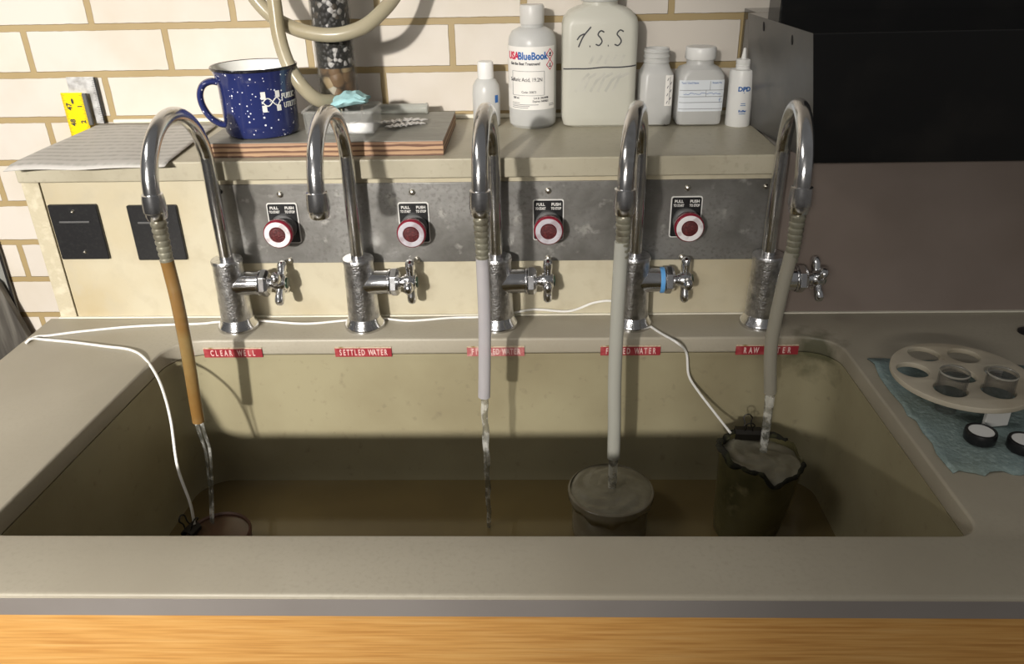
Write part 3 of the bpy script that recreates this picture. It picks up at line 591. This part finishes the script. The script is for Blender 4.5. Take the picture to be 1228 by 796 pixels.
# filter column
cxp = at(408, 118, 1, .125); t = thing('filter_column', 'clear upright column packed with black and white granules', 'filter column', (cxp.x-.0005, .125, PT))
B().lathe([(.0235, .0), (.0255, .001), (.0262, .012), (.0262, .020), (.0245, .022)], seg=40).build('base_cap', 'capdark' if 'capdark' in M else 'greyside', t)
B().lathe([(.0236, .022), (.0236, .070)], seg=40).build('gravel', 'gravel', t)
B().lathe([(.0236, .0702), (.0236, .32)], seg=40).build('granules', 'media', t)
B().lathe([(.0258, .021), (.0258, .33), (.0240, .33), (.0240, .021)], seg=40, cap0=False, cap1=False).build('clear_tube', 'acryl', t)
B().lathe([(.006, 0), (.006, .012), (.0095, .012), (.0095, .022)][::-1], (0, -.045, .019), 'y', 20).build('hose_fitting', 'barb', t)
# yellowed tubes
pa = [at(u, v, 1, y_) for u, v, y_ in ((322, -60, .085), (326, -20, .08), (330, 10, .075), (335, 45, .068), (346, 78, .06), (362, 103, .055), (380, 119, .06), (396, 122, .075), (404, 122, .09))]
tag(B().tube(pa, .0088, 20, 8).build('tubing', 'hosetop'), 'yellowed tube curving down beside the mug into the column base', 'tube', 'yellowed tubes around the filter column')
pb = [at(u, v, 1, y_) for u, v, y_ in ((285, -50, .10), (300, -12, .098), (316, 10, .096), (336, 26, .092), (365, 38, .086), (400, 42, .083), (432, 34, .088), (455, 17, .10), (475, -8, .12), (490, -50, .13))]
tag(B().tube(pb, .0088, 20, 8).build('tubing', 'hosetop'), 'greyish tube looping across the front of the granule column', 'tube', 'yellowed tubes around the filter column')
# clear box with cloth
t = thing('clear_box', 'small clear plastic box beside the column holding a teal cloth', 'plastic box', (-.238, .070, PT))
hw, hd, h0 = .043, .030, .027
q = B(); q.loft([[(a*hw*k, b_*hd*k, z) for a, b_ in ((1, 1), (-1, 1), (-1, -1), (1, -1))] for z, k in ((0, 1), (h0, 1.03), (h0, .97), (.002, .94))], True, True); q.build('box_shell', 'clearbox', t, .001)
B().rrect([(h0-.001, hw*1.07, hd*1.08, .003), (h0+.0015, hw*1.07, hd*1.08, .003), (h0+.0015, hw*.98, hd*.96, .003), (h0-.001, hw*.98, hd*.96, .003)], cap0=False, cap1=False).build('box_rim', 'clearbox', t)
q = B(); rings = []
for k in range(15):
    f_ = k/14; x = -.024+.042*f_; hgt = .017*math.sin(PI*min(.98, .14+f_*.80))**.6+.0012*math.sin(k*1.4); wd = .018+.005*math.sin(PI*f_)
    rings.append([(x+.002*math.sin(j*2.1), wd*math.cos(2*PI*j/20)+.0008*math.sin(k+j*1.9), h0+.002+.007*f_+hgt*(.5+.5*math.sin(2*PI*j/20))*(1+.07*math.sin(j*3))) for j in range(20)])
q.loft(rings); o = q.build('crumpled_cloth', 'teal'); o.location = (-.222, .062, PT-.001); tag(o, 'crumpled pale teal cloth on top of the small clear box', 'cloth')
# foil strips
def foil(loc, rz, sx_, lab, seed):
    random.seed(seed); q = B(); nx, ny = 22, 8; vs = []
    for j in range(ny+1):
        for i in range(nx+1):
            u, v = i/nx-.5, j/ny-.5; w_ = 1-.75*(2*abs(u))**2.2; vs.append((u*sx_, v*.020*w_+.004*math.sin(u*5), .0012+.0030*abs(math.sin(i*1.15))*abs(math.cos(j*.9))*w_+.0006*random.random()))
    q.add(vs, [(j*(nx+1)+i, j*(nx+1)+i+1, (j+1)*(nx+1)+i+1, (j+1)*(nx+1)+i) for j in range(ny) for i in range(nx)]); o = q.build('foil_strip', 'foil', solid=.0004); o.location = loc; o.rotation_euler = (0, 0, rz); return tag(o, lab, 'foil', 'silver foil strips on the plywood board')
foil((-.168, .098, PT+.001), math.radians(6), .070, 'rear crinkled silver foil strip on the grey plywood board', 1)
foil((-.160, .076, PT+.001), math.radians(14), .054, 'front crinkled silver foil strip nearest the board edge', 2)
t = thing('glass_tube', 'empty glass tube lying at the back of the plywood board', 'glass tube', (-.185, .163, PT+.0068))
B().lathe([(.0066, -.045), (.0066, .042), (.0056, .042), (.0056, -.045)], (0, 0, 0), 'x', 24, cap0=False, cap1=False).build('tube_wall', 'tubeglass', t)
B().lathe([(.0068, .041), (.0075, .0425), (.0075, .0445), (.0055, .0455)], (0, 0, 0), 'x', 24).build('tube_lip', 'tubeglass', t)
# ------------------------------------------------------------------ bottles on the ledge
def thread(c, r, z0, z1, n_=3):
    pr = [(r, z0)]; st = (z1-z0)/n_
    for k in range(n_): z = z0+k*st; pr += [(r, z+.15*st), (r*1.06, z+.3*st), (r*1.06, z+.55*st), (r, z+.7*st)]
    return pr+[(r, z1)]
# small bottle
t = thing('small_bottle', 'small round milky bottle behind the middle faucet top', 'bottle', (-.0585, .163, T), 0, 'bottles on the stone ledge')
B().lathe([(.0165, 0), (.0188, .003), (.0190, .045), (.0180, .055), (.0140, .0625), (.0090, .066)], seg=36).build('bottle_body', 'milky', t)
pr = []
B().lathe([(.0105, .064), (.0110, .066), (.0108, .084), (.0100, .0865), (.0020, .0868)], seg=36).build('cap', 'capwhite', t)
B().lathe([(.0105, .0628), (.0112, .0634), (.0105, .0640)], seg=30).build('neck_ring', 'milky', t)
tx = B(); fn = lambda x, z, d: (math.sin(x/.019+.2)*(.019+d), -math.cos(x/.019+.2)*(.019+d), z); patch(tx, .010, .016, .034, .044, fn, .0003, 4); tx.build('blue_mark', 'blue', t)
# acid bottle
t = thing('round_bottle', 'tall round bottle with a red and blue printed white label', 'bottle', (.0055, .168, T), 0, 'bottles on the stone ledge')
B().lathe([(.0285, 0), (.0320, .004), (.0325, .010), (.0325, .108), (.0315, .117), (.0270, .1245), (.0185, .129), (.0150, .1295), (.0150, .136)], seg=56).build('bottle_body', 'milky', t)
pr = [(.0158, .1335)]
B().lathe([(.0158, .1335), (.0162, .135), (.0162, .154), (.0150, .157), (.002, .1575)], seg=44).build('cap', 'capclear', t)
ob_ = lambda x, z, d: (math.sin(x/.0327)*(.0327+d), -math.cos(x/.0327)*(.0327+d), z)
lb = B(); patch(lb, -.060, .036, .0262, .1075, ob_, .0003, 48); lab_ = lb.build('paper_label', 'paperlabel', t)
fn = lambda x, z, d: ob_(x, z, d+.0003)
tx = B(); text(tx, 'USA', .0092, -.0285, .0955, fn, .82, weight=.035); tx.build('red_lettering', 'redink', lab_)
tx = B(); text(tx, 'BlueBook', .0092, .0005, .0955, fn, .80, weight=.03); tx.build('blue_lettering', 'blue', lab_)
tx = B(); text(tx, 'Get the Best Treatment!', .0036, -.0115, .0860, fn, .85, weight=.02); text(tx, 'Sulfuric Acid, 19.2N', .0050, -.0100, .0655, fn, .82)
text(tx, 'Code: 20873', .0030, -.0050, .0495, fn, .9); text(tx, 'Lot #: 20L0498', .0028, .0120, .0418, fn, .85); text(tx, 'Expires: 04/2021', .0028, .0115, .0375, fn, .85); text(tx, '500 mL', .0028, -.0235, .0418, fn, .85); tx.build('black_lettering', 'ink', lab_)
tx = B()
for a, b_ in (((-.0300, .0765), (.0165, .0765)), ((.0165, .0765), (.0165, .0452)), ((.0165, .0452), (-.0300, .0452)), ((-.0300, .0452), (-.0300, .0765))):
    stroke(tx, [(a[0]+(b_[0]-a[0])*k/8, a[1]+(b_[1]-a[1])*k/8) for k in range(9)], .0004, fn)
for z, x0, x1 in ((.0352, -.031, -.018), (.0330, -.031, .008), (.0310, -.031, -.004), (.0288, -.031, -.006), (.0330, .024, .033), (.0310, .024, .034)): stroke(tx, [(x0+(x1-x0)*k/8, z) for k in range(9)], .0006, fn)
tx.build('label_lines', 'inkgrey', lab_)
def diamond(cx_, cz_, r, inner):
    q = B(); c = [(cx_, cz_+r), (cx_+r*.95, cz_), (cx_, cz_-r), (cx_-r*.95, cz_)]
    for k in range(4): stroke(q, [c[k], c[(k+1) % 4]], .0009, fn)
    q.build('hazard_diamond', 'redink', lab_)
    q = B(); stroke(q, [(cx_-.0018, cz_-.0022), (cx_+.0018, cz_-.0022)], .0012, fn); stroke(q, [(cx_, cz_-.001), (cx_+.0003, cz_+.0024)], .0026 if inner else .0012, fn); q.build('hazard_symbol', 'ink', lab_)
diamond(.0258, .0975, .0066, 1); diamond(.0258, .0840, .0064, 0)
# jug
t = thing('square_jug', 'large square milky jug with T.S.S. handwritten in black marker', 'bottle', (.0955, .172, T), 0, 'bottles on the stone ledge')
B().rrect([(0, .043, .024, .010), (.003, .0475, .028, .012), (.012, .0498, .030, .012), (.132, .0498, .030, .012), (.140, .048, .029, .014), (.148, .041, .026, .016), (.1535, .030, .0235, .016), (.155, .0235, .0225, .016), (.157, .0232, .0232, .0231), (.164, .0232, .0232, .0231)]).build('bottle_body', 'milky2', t)
B().lathe([(.0245, .160), (.0252, .1605), (.0252, .176), (.0240, .178), (.0238, .180)], seg=44).build('neck_thread', 'milky', t)
B().lathe([(.0262, .1785), (.0265, .180), (.0265, .198), (.0250, .2)], seg=44).build('cap', 'capwhite', t)
fj = lambda x, z, d: (x, -.0300-d, z)
tx = B()
def hand(strokes, s_=1, ox=0, oz=0, w_=.0018):
    for st in strokes: stroke(tx, [(ox+p.x*s_, oz+p.y*s_) for p in catmull([Vector((a, b_, 0)) for a, b_ in st], 5)] if len(st) > 2 else [(ox+a*s_, oz+b_*s_) for a, b_ in st], w_, fj)
hand([[(-.007, -.011), (-.001, .002), (.009, .014)], [(-.009, -.002), (-.005, .003), (.0005, .0055)]], 1, -.022, .1165)
hand([[(0, 0), (.0012, .0002)]], 1, -.0145, .1062, .0022); hand([[(0, 0), (.0012, .0002)]], 1, .0095, .1068, .0022)
Ss = [[(.006, .009), (.001, .011), (-.003, .006), (.001, .001), (.003, -.004), (-.001, -.009), (-.006, -.0075)]]
hand(Ss, .9, -.001, .1155); hand(Ss, .95, .024, .1155); tx.build('marker_lettering', 'marker', t)
fjr = lambda x, z, d: (x, -.018-d-(.012 if abs(x) < .0378 else math.sqrt(max(0, .012**2-(abs(x)-.0378)**2))), z)
tx = B(); stroke(tx, [(-.0485+.097*k/36, .0775+.003*k/36+.0004*math.sin(k*.4)) for k in range(37)], .0017, fjr); tx.build('marker_line', 'marker', t)
M['faint'] = mat('erased_marks', (.43, .425, .38), .6, noise=(60, (.52, .51, .45), .4, .6)); tx = B()
for k in range(6): stroke(tx, [(-.032+k*.010, .048), (-.024+k*.010, .062+.004*(k % 2)), (-.014+k*.0105, .072)], .0035, fj, .0002)
for k in range(5): stroke(tx, [(-.014+k*.010, .084), (-.008+k*.010, .095)], .0035, fj, .0002)
tx.build('rubbed_marks', 'faint', t)['label'] = 'rubbed out grey marks'
# wide bottle, open
def square_bottle(loc, hw, hd, ztop, rn, znk, lab, mt='milky'):
    t = thing('square_bottle', lab, 'bottle', loc, 0, 'bottles on the stone ledge')
    B().rrect([(0, hw-.006, hd-.006, .006), (.003, hw-.001, hd-.001, .007), (.008, hw, hd, .008), (ztop-.012, hw, hd, .010), (ztop-.004, hw-.004, hd-.002, .014), (ztop, rn+.001, rn+.001, rn), (ztop+.002, rn, rn, rn*.999), (znk, rn, rn, rn*.999)]).build('bottle_body', mt, t); return t
t = square_bottle((.1735, .166, T), .0222, .024, .079, .0165, .082, 'uncapped square bottle with a small vertical white label on its side')
B().lathe(thread((0, 0), .0166, .080, .100, 3)+[(.0150, .100), (.0148, .085)], seg=40).build('neck_thread', 'milky', t)
fb = lambda x, z, d: (x, -.0240-d, z); tx = B(); patch(tx, .0105, .0205, .028, .068, lambda x, z, d: (x, -.0240-d+.0016*max(0, (x-.014)/.0065)**2, z), .0003, 8); lb = tx.build('side_label', 'paperlabel', t)
tx = B()
for k in range(7): stroke(tx, [(.013+.004*(k % 2), .031+k*.005), (.0145+.004*(k % 2), .0345+k*.005)], .0009, lambda x, z, d: fb(x, z, d+.0002))
stroke(tx, [(.0165, .030), (.0165, .066)], .0005, lambda x, z, d: fb(x, z, d+.0002)); tx.build('label_print', 'inkgrey', lb)
t = square_bottle((.2325, .166, T), .0305, .0265, .078, .0180, .086, 'square bottle with a white screw cap and a lined white label')
pr = [(.0200, .0855), (.0207, .0865), (.0207, .0985), (.0195, .1010), (.003, .1014)]
B().lathe(pr, seg=60).build('cap', 'capwhite', t)
fb2 = lambda x, z, d: (x, -.0265-d+(.0030*((abs(x)-.022)/.008)**2 if abs(x) > .022 else 0), z)
tx = B(); patch(tx, -.0300, .0300, .0205, .0615, fb2, .0003, 30); lb = tx.build('paper_label', 'labelplain', t); tx = B(); fn3 = lambda x, z, d: fb2(x, z, d+.0003)
for z in (.0485, .0400, .0325, .0240): stroke(tx, [(-.029+.058*k/12, z) for k in range(13)], .0005, fn3)
stroke(tx, [(.011, .0485), (.011, .060)], .0004, fn3); stroke(tx, [(.006, .0400), (.006, .0485)], .0004, fn3); tx.build('label_lines', 'inkgrey', lb)
tx = B(); text(tx, 'Test / Used Name', .0024, -.016, .0580, fn3, .9); text(tx, 'Sample No.', .0022, .0200, .0580, fn3, .9)
random.seed(4)
stroke(tx, [(-.024+.0016*k, .0440+.0012*random.uniform(-1, 1)) for k in range(32)], .0005, fn3); stroke(tx, [(.024, .035), (.0255, .038), (.025, .033)], .0005, fn3); tx.build('label_lettering', 'blue', lb)
# dropper bottle
t = thing('dropper_bottle', 'slim white dropper bottle marked DPD beside the black cabinet', 'bottle', (.2865, .148, T), 0, 'bottles on the stone ledge')
B().lathe([(.0160, 0), (.0168, .0015), (.0168, .071), (.0160, .0735), (.0090, .0745)], seg=44).build('bottle_body', 'capwhite', t)
B().lathe([(.0092, .0742), (.0095, .075), (.0092, .0775), (.0098, .0785), (.0092, .0800), (.0098, .0812), (.0098, .0860), (.0090, .0868), (.0040, .0870), (.0034, .088), (.0018, .100), (.0008, .1008)], seg=30).build('dropper_cap', 'capwhite', t)
fd = lambda x, z, d: (math.sin(x/.0169)*(.0169+d), -math.cos(x/.0169)*(.0169+d), z)
tx = B(); text(tx, 'DPD', .0056, .001, .0500, fd, 1.05, weight=.04); text(tx, 'Buffer', .0028, .001, .0215, fd, 1.1, weight=.03)
for z, w_ in ((.0455, .0015), (.0315, .006), (.0290, .007), (.0180, .009)): stroke(tx, [(.001-w_/2+w_*k/4, z) for k in range(5)], .0007, fd)
tx.build('lettering', 'blue', t)
# ------------------------------------------------------------------ black cabinet at right
t = thing('black_cabinet', 'large glossy black metal instrument box resting on the ledge at right', 'cabinet', (.3255, -.06, T))
def P3(a, ox=.3255, oy=-.06, oz=T): return (a[0]-ox, a[1]-oy, a[2]-oz)
fb_, ft_, bb_, bt_ = (.3257, -.06, T+.0003), (.3050, -.06, .358), (.3025, .150, T+.0003), (.2860, .150, .3605)
q = B(); q.mi = 0
vs = [P3(fb_), P3(ft_), P3(bb_), P3(bt_), P3((.98, -.06, T+.0003)), P3((.98, -.06, .3605)), P3((.98, .150, T+.0003)), P3((.98, .150, .3605))]
q.add(vs, [(0, 4, 5, 1), (4, 6, 7, 5), (6, 2, 3, 7), (1, 5, 7, 3), (2, 6, 4, 0)]); q.mi = 1; q.add([vs[0], vs[1], vs[3], vs[2]], [(0, 1, 2, 3)])
cabm = q.build('lower_case', ['blackmetal', 'greyside'], t, .0015)
B().box(.330-.3255, .98-.3255, .1605+.06, .2165+.06, -.0, .36).build('upper_case', 'blackmetal', t, .002)
B().box(-.028, .98-.3255, .150+.06, .2180+.06, 0, .1435).build('rear_case', 'blackmetal', t, .001)
sd = B()
def onside(a, c):  # a along depth, c along height
    p = Vector(vs[0]).lerp(Vector(vs[2]), a).lerp(Vector(vs[1]).lerp(Vector(vs[3]), a), c); return p
nrm = (Vector(vs[1])-Vector(vs[0])).cross(Vector(vs[2])-Vector(vs[0])).normalized()
if nrm.x > 0: nrm = -nrm
for a, c in ((.28, .90), (.72, .93)):
    p = onside(a, c); q = B(); e1 = (Vector(vs[2])-Vector(vs[0])).normalized(); e2 = Vector((-.1, 0, 1)).normalized()
    q.loft([[p+nrm*h_+e1*.0022*math.cos(k*PI/6)+e2*.0055*math.sin(k*PI/6) for k in range(12)] for h_ in (-.0002, .0006)]); q.build('slot', 'dark', t)
p = at(430-0+0, 0, 1, 0)
# ------------------------------------------------------------------ tape blade and steel rule, paper sheet
zb_ = T
def plane_obj(name, x0, x1, z0, z1, y, th, mt, parent=None, lean=0):
    q = B().box(x0, x1, y-th, y, z0, z1); return q.build(name, mt, parent, .0003)
t = thing('steel_rule', 'worn silver steel rule leaning on the brick wall behind the yellow tape', 'ruler', (-.6490, .214, T))
q = B().box(-.0205, .0205, -.0015, 0, .0005, .067).build('blade', 'ruler', t, .0004)
B().box(.0205, .0222, -.0030, 0, .0005, .066).build('dark_edge', 'black', t)
tx = B(); fr = lambda x, z, d: (x, -.0015-d, z)
for k in range(30): stroke(tx, [(.0203, .004+k*.0020), (.0203-(.006 if k % 5 == 0 else .0035), .004+k*.0020)], .0004, fr, .0002)
tx.build('graduations', 'ink', t)
t = thing('tape_blade', 'yellow measuring tape blade with black numbers standing against the wall', 'tape measure', (-.6625, .205, T))
hw = .0158; zt_ = .0465
fy = lambda x, z, d: (x, -.0012-d-.0016*(1-(x/hw)**2)*0, z)
B().box(-hw, hw, -.0012, 0, -.08, zt_).build('blade', 'yellow', t, .0003)
tx = B()
for sgn in (-1, 1):
    for k in range(-14, 26): stroke(tx, [(sgn*hw*.985, .003+k*.00165), (sgn*(hw-(.0052 if k % 4 == 0 else .003)), .003+k*.00165)], .00035, fy, .0002)
def rot_text(body, h, cx_, cz_, ang=90): 
    q = B(); text(q, body, h, 0, 0, lambda x, z, d: (x, z, d), 1, weight=.03); ca, sa = math.cos(math.radians(ang)), math.sin(math.radians(ang))
    tx.add([fy(cx_+v[0]*ca-v[1]*sa, cz_+v[0]*sa+v[1]*ca, v[2]) for v in q.v], q.f)
rot_text('47', .0072, -.0070, .0270); rot_text('48', .0072, -.0070, .0040); rot_text('1', .0065, .0085, .0270); rot_text('2', .0068, .0085, .0050)
tx.add([fy(-.001+.0026*math.cos(k*PI/8)*(.7), .0345+.0040*math.sin(k*PI/8), .0002) for k in range(16)], [tuple(range(16))]); tx.build('markings', 'ink', t)
B().box(hw, hw+.0058, -.0030, .0015, .0003, zt_-.001).build('dark_back', 'greyrub', t, .0005)
# paper sheet
pc = [at(3, 203, 2, T+.001), at(197, 199, 2, T+.001), at(262, 150, 2, T+.001), at(120, 149, 2, T+.001)]
pc = [Vector(p) for p in pc]; q = B(); nx, ny = 24, 14; vs_ = []
for j in range(ny+1):
    for i in range(nx+1):
        u, v = i/nx, j/ny; p = pc[0].lerp(pc[1], u).lerp(pc[3].lerp(pc[2], u), v)
        droop = 0
        if p.y < -.018: droop = (-.018-p.y)**2*6
        vs_.append((p.x, p.y, T+.0012+.0022*(1-v)*max(0, math.sin(u*7)*.5)+.0006*math.sin(u*11+v*5)+.0006-droop))
q.add(vs_, [(j*(nx+1)+i, j*(nx+1)+i+1, (j+1)*(nx+1)+i+1, (j+1)*(nx+1)+i) for j in range(ny) for i in range(nx)])
tag(q.build('paper_sheet', 'paper', solid=.0008), 'printed grey-white paper sheets lying on the left end of the ledge', 'paper')
# ------------------------------------------------------------------ boards at far left
p0 = at(0, 340, 1, .20); p1 = at(38, 406, 1, .20)
t = thing('woodgrain_board', 'dark weathered woodgrain board leaning left of the counter', 'board', (-.75, .200, FLOOR))
q = B(); dz = -FLOOR
ed = [(p0.x+.75+.0-.10, p0.z+.12), (p0.x+.75, p0.z), (p1.x+.75, p1.z), (p1.x+.75+.10, p1.z-.22), (p1.x+.75+.09, -.88), (p0.x+.75-.2, -.9+0), (p0.x+.75-.2, .10)]
ed = [(p0.x+.75-.30, p0.z+.09), (p0.x+.75-.05, p0.z+.06), (p0.x+.75, p0.z), (p1.x+.75, p1.z), (p1.x+.75+.02, -.30), (p1.x+.75+.02, FLOOR), (p0.x+.75-.30, FLOOR)]
q.loft([[(x, y_, z+dz) for x, z in ed] for y_ in (-.006, .006)]); q.build('board_face', 'greywood', t, .001)
pt0, pt1 = at(0, 306, 1, .211), at(24, 384, 1, .211)
t = thing('pale_board', 'pale grey board with black edge between the woodgrain board and the brick wall', 'board', (pt1.x, .211, FLOOR))
xx = pt1.x; ed = [(-.35, pt0.z+.05-FLOOR), (pt0.x-xx-.001, pt0.z+.05-FLOOR), (pt0.x-xx, pt0.z-FLOOR), (0, pt1.z-FLOOR), (.01, 0), (-.35, 0)]
B().loft([[(x, y_, z) for x, z in ed] for y_ in (0, .006)]).build('board_face', 'edgegrey', t, .0005)
B().tube([(pt0.x-xx-.001, -.0005, pt0.z+.05-FLOOR), (pt0.x-xx, -.0005, pt0.z-FLOOR), (0, -.0005, pt1.z-FLOOR), (.01, -.0005, .004)], .0018, 8, 1, smooth=False).build('black_edge', 'black', t)
# ------------------------------------------------------------------ towel, rack, vials, caps
def towel():
    L = [(1040, 430), (1048, 438), (1054, 452), (1062, 462), (1068, 472), (1082, 486), (1088, 497), (1098, 506), (1106, 520), (1118, 532), (1122, 545), (1132, 556), (1143, 567)]
    Lw = [at(u, v, 2, 0.001) for u, v in L]; n_ = len(Lw); q = B(); nx = 30; vs = []
    for j, p in enumerate(Lw):
        for i in range(nx+1):
            f_ = i/nx; x = p.x+(.60-p.x)*f_; y = p.y+(-.0)*f_+(.003*math.sin(f_*37)+.0012*math.sin(f_*83) if j == n_-1 else 0)+(-.02*f_ if j == 0 else -.02*f_*(1-j/n_))
            z = .0016+.0007*math.sin(f_*19+j*.9)+.0007*math.sin(j*1.9+f_*5)+(.0016*abs(math.sin(j*1.1)) if i < 2 else 0)+(.0014*abs(math.sin(i*.8)) if j == n_-1 else 0); vs.append((x, y, z))
    q.add(vs, [(j*(nx+1)+i, j*(nx+1)+i+1, (j+1)*(nx+1)+i+1, (j+1)*(nx+1)+i) for j in range(n_-1) for i in range(nx)]); return q.build('paper_towel', 'towel', solid=.0012)
tag(towel(), 'pale blue paper towel spread on the counter right of the sink', 'paper towel')
RC = (.464, -.2145); TW = .0035
t = thing('vial_rack', 'round cream plastic vial rack with seven holes on the blue towel', 'rack', (RC[0], RC[1], TW))
circ = lambda cx_, cy_, r, n_=48: [(cx_+r*math.cos(2*PI*k/n_), cy_+r*math.sin(2*PI*k/n_)) for k in range(n_)]
ctr = (-.0035, -.0025); HL = [(-.0211, .0447), (.0211, .0404), (-.048, .009), ctr, (-.0265, -.0315), (.0202, -.0352), (.0425, .002)]
holed('rack_disc', circ(0, 0, .0710, 72), [circ(a, b_, .0165, 36) for a, b_ in HL], .0195, .0255, 'rack', t, .001)
for a in (-82, 35):
    ca, sa = math.cos(math.radians(a)), math.sin(math.radians(a)); q = B().box(-.013, .013, -.0025, .0025, 0, .0195); q.xf(Matrix.Translation((.0625*ca, .0625*sa, 0)) @ Matrix.Rotation(math.radians(a)+PI/2, 4, 'Z')); q.build('foot', 'white', t, .001)
for k, (hx, hy, lab) in enumerate(((-.0265, -.0315, 'upturned clear glass vial in the front left hole of the rack'), (.0202, -.0352, 'upturned clear glass vial in the front right hole of the rack'))):
    t2 = thing('glass_vial', lab, 'vial', (RC[0]+hx, RC[1]+hy, TW), 0, 'glass vials in the round rack')
    B().lathe([(.0105, .0), (.0105, .006), (.0142, .010), (.0145, .012), (.0145, .043), (.0140, .0465), (.0120, .048), (.0105, .0472), (.0090, .0455), (.001, .0455), (.001, .043), (.0125, .042), (.0133, .040), (.0133, .012), (.0095, .006), (.0095, 0)], seg=40, cap0=False, cap1=False).build('vial_wall', 'glass', t2)
    B().lathe([(.0142, .0440), (.0148, .0452), (.0142, .0464), (.0134, .0452), (.0142, .0440)], seg=40, cap0=False, cap1=False).build('vial_base_ring', 'vialring' if 'vialring' in M else 'glass', t2)
for (px, py, lab) in ((1174, 527, 'black screw cap with white liner lying alone on the towel'), (1226, 538, 'black screw cap with white liner cut by the right photo edge')):
    p = at(px, py, 2, TW); t2 = thing('screw_lid', lab, 'lid', (p.x, p.y, TW), 0, 'black screw lids on the towel')
    B().lathe([(.0140, 0), (.0147, .001), (.0149, .009), (.0143, .0108), (.0120, .0110), (.0115, .0095)], seg=44).build('cap_shell', 'black', t2)
    B().lathe([(.0116, .0088), (.0116, .0102), (.0008, .0103)], seg=40).build('white_liner', 'capwhite', t2)['label'] = 'white liner'
p = at(1228, 398, 2, .0006); t = thing('drain_cap', 'small dark round cap on the counter at the far right edge', 'cap', (p.x+.004, p.y, 0))
B().lathe([(.011, 0), (.0112, .002), (.0095, .0035), (.006, .0042), (.0008, .0043)], seg=30).build('cap_disc', 'black', t)
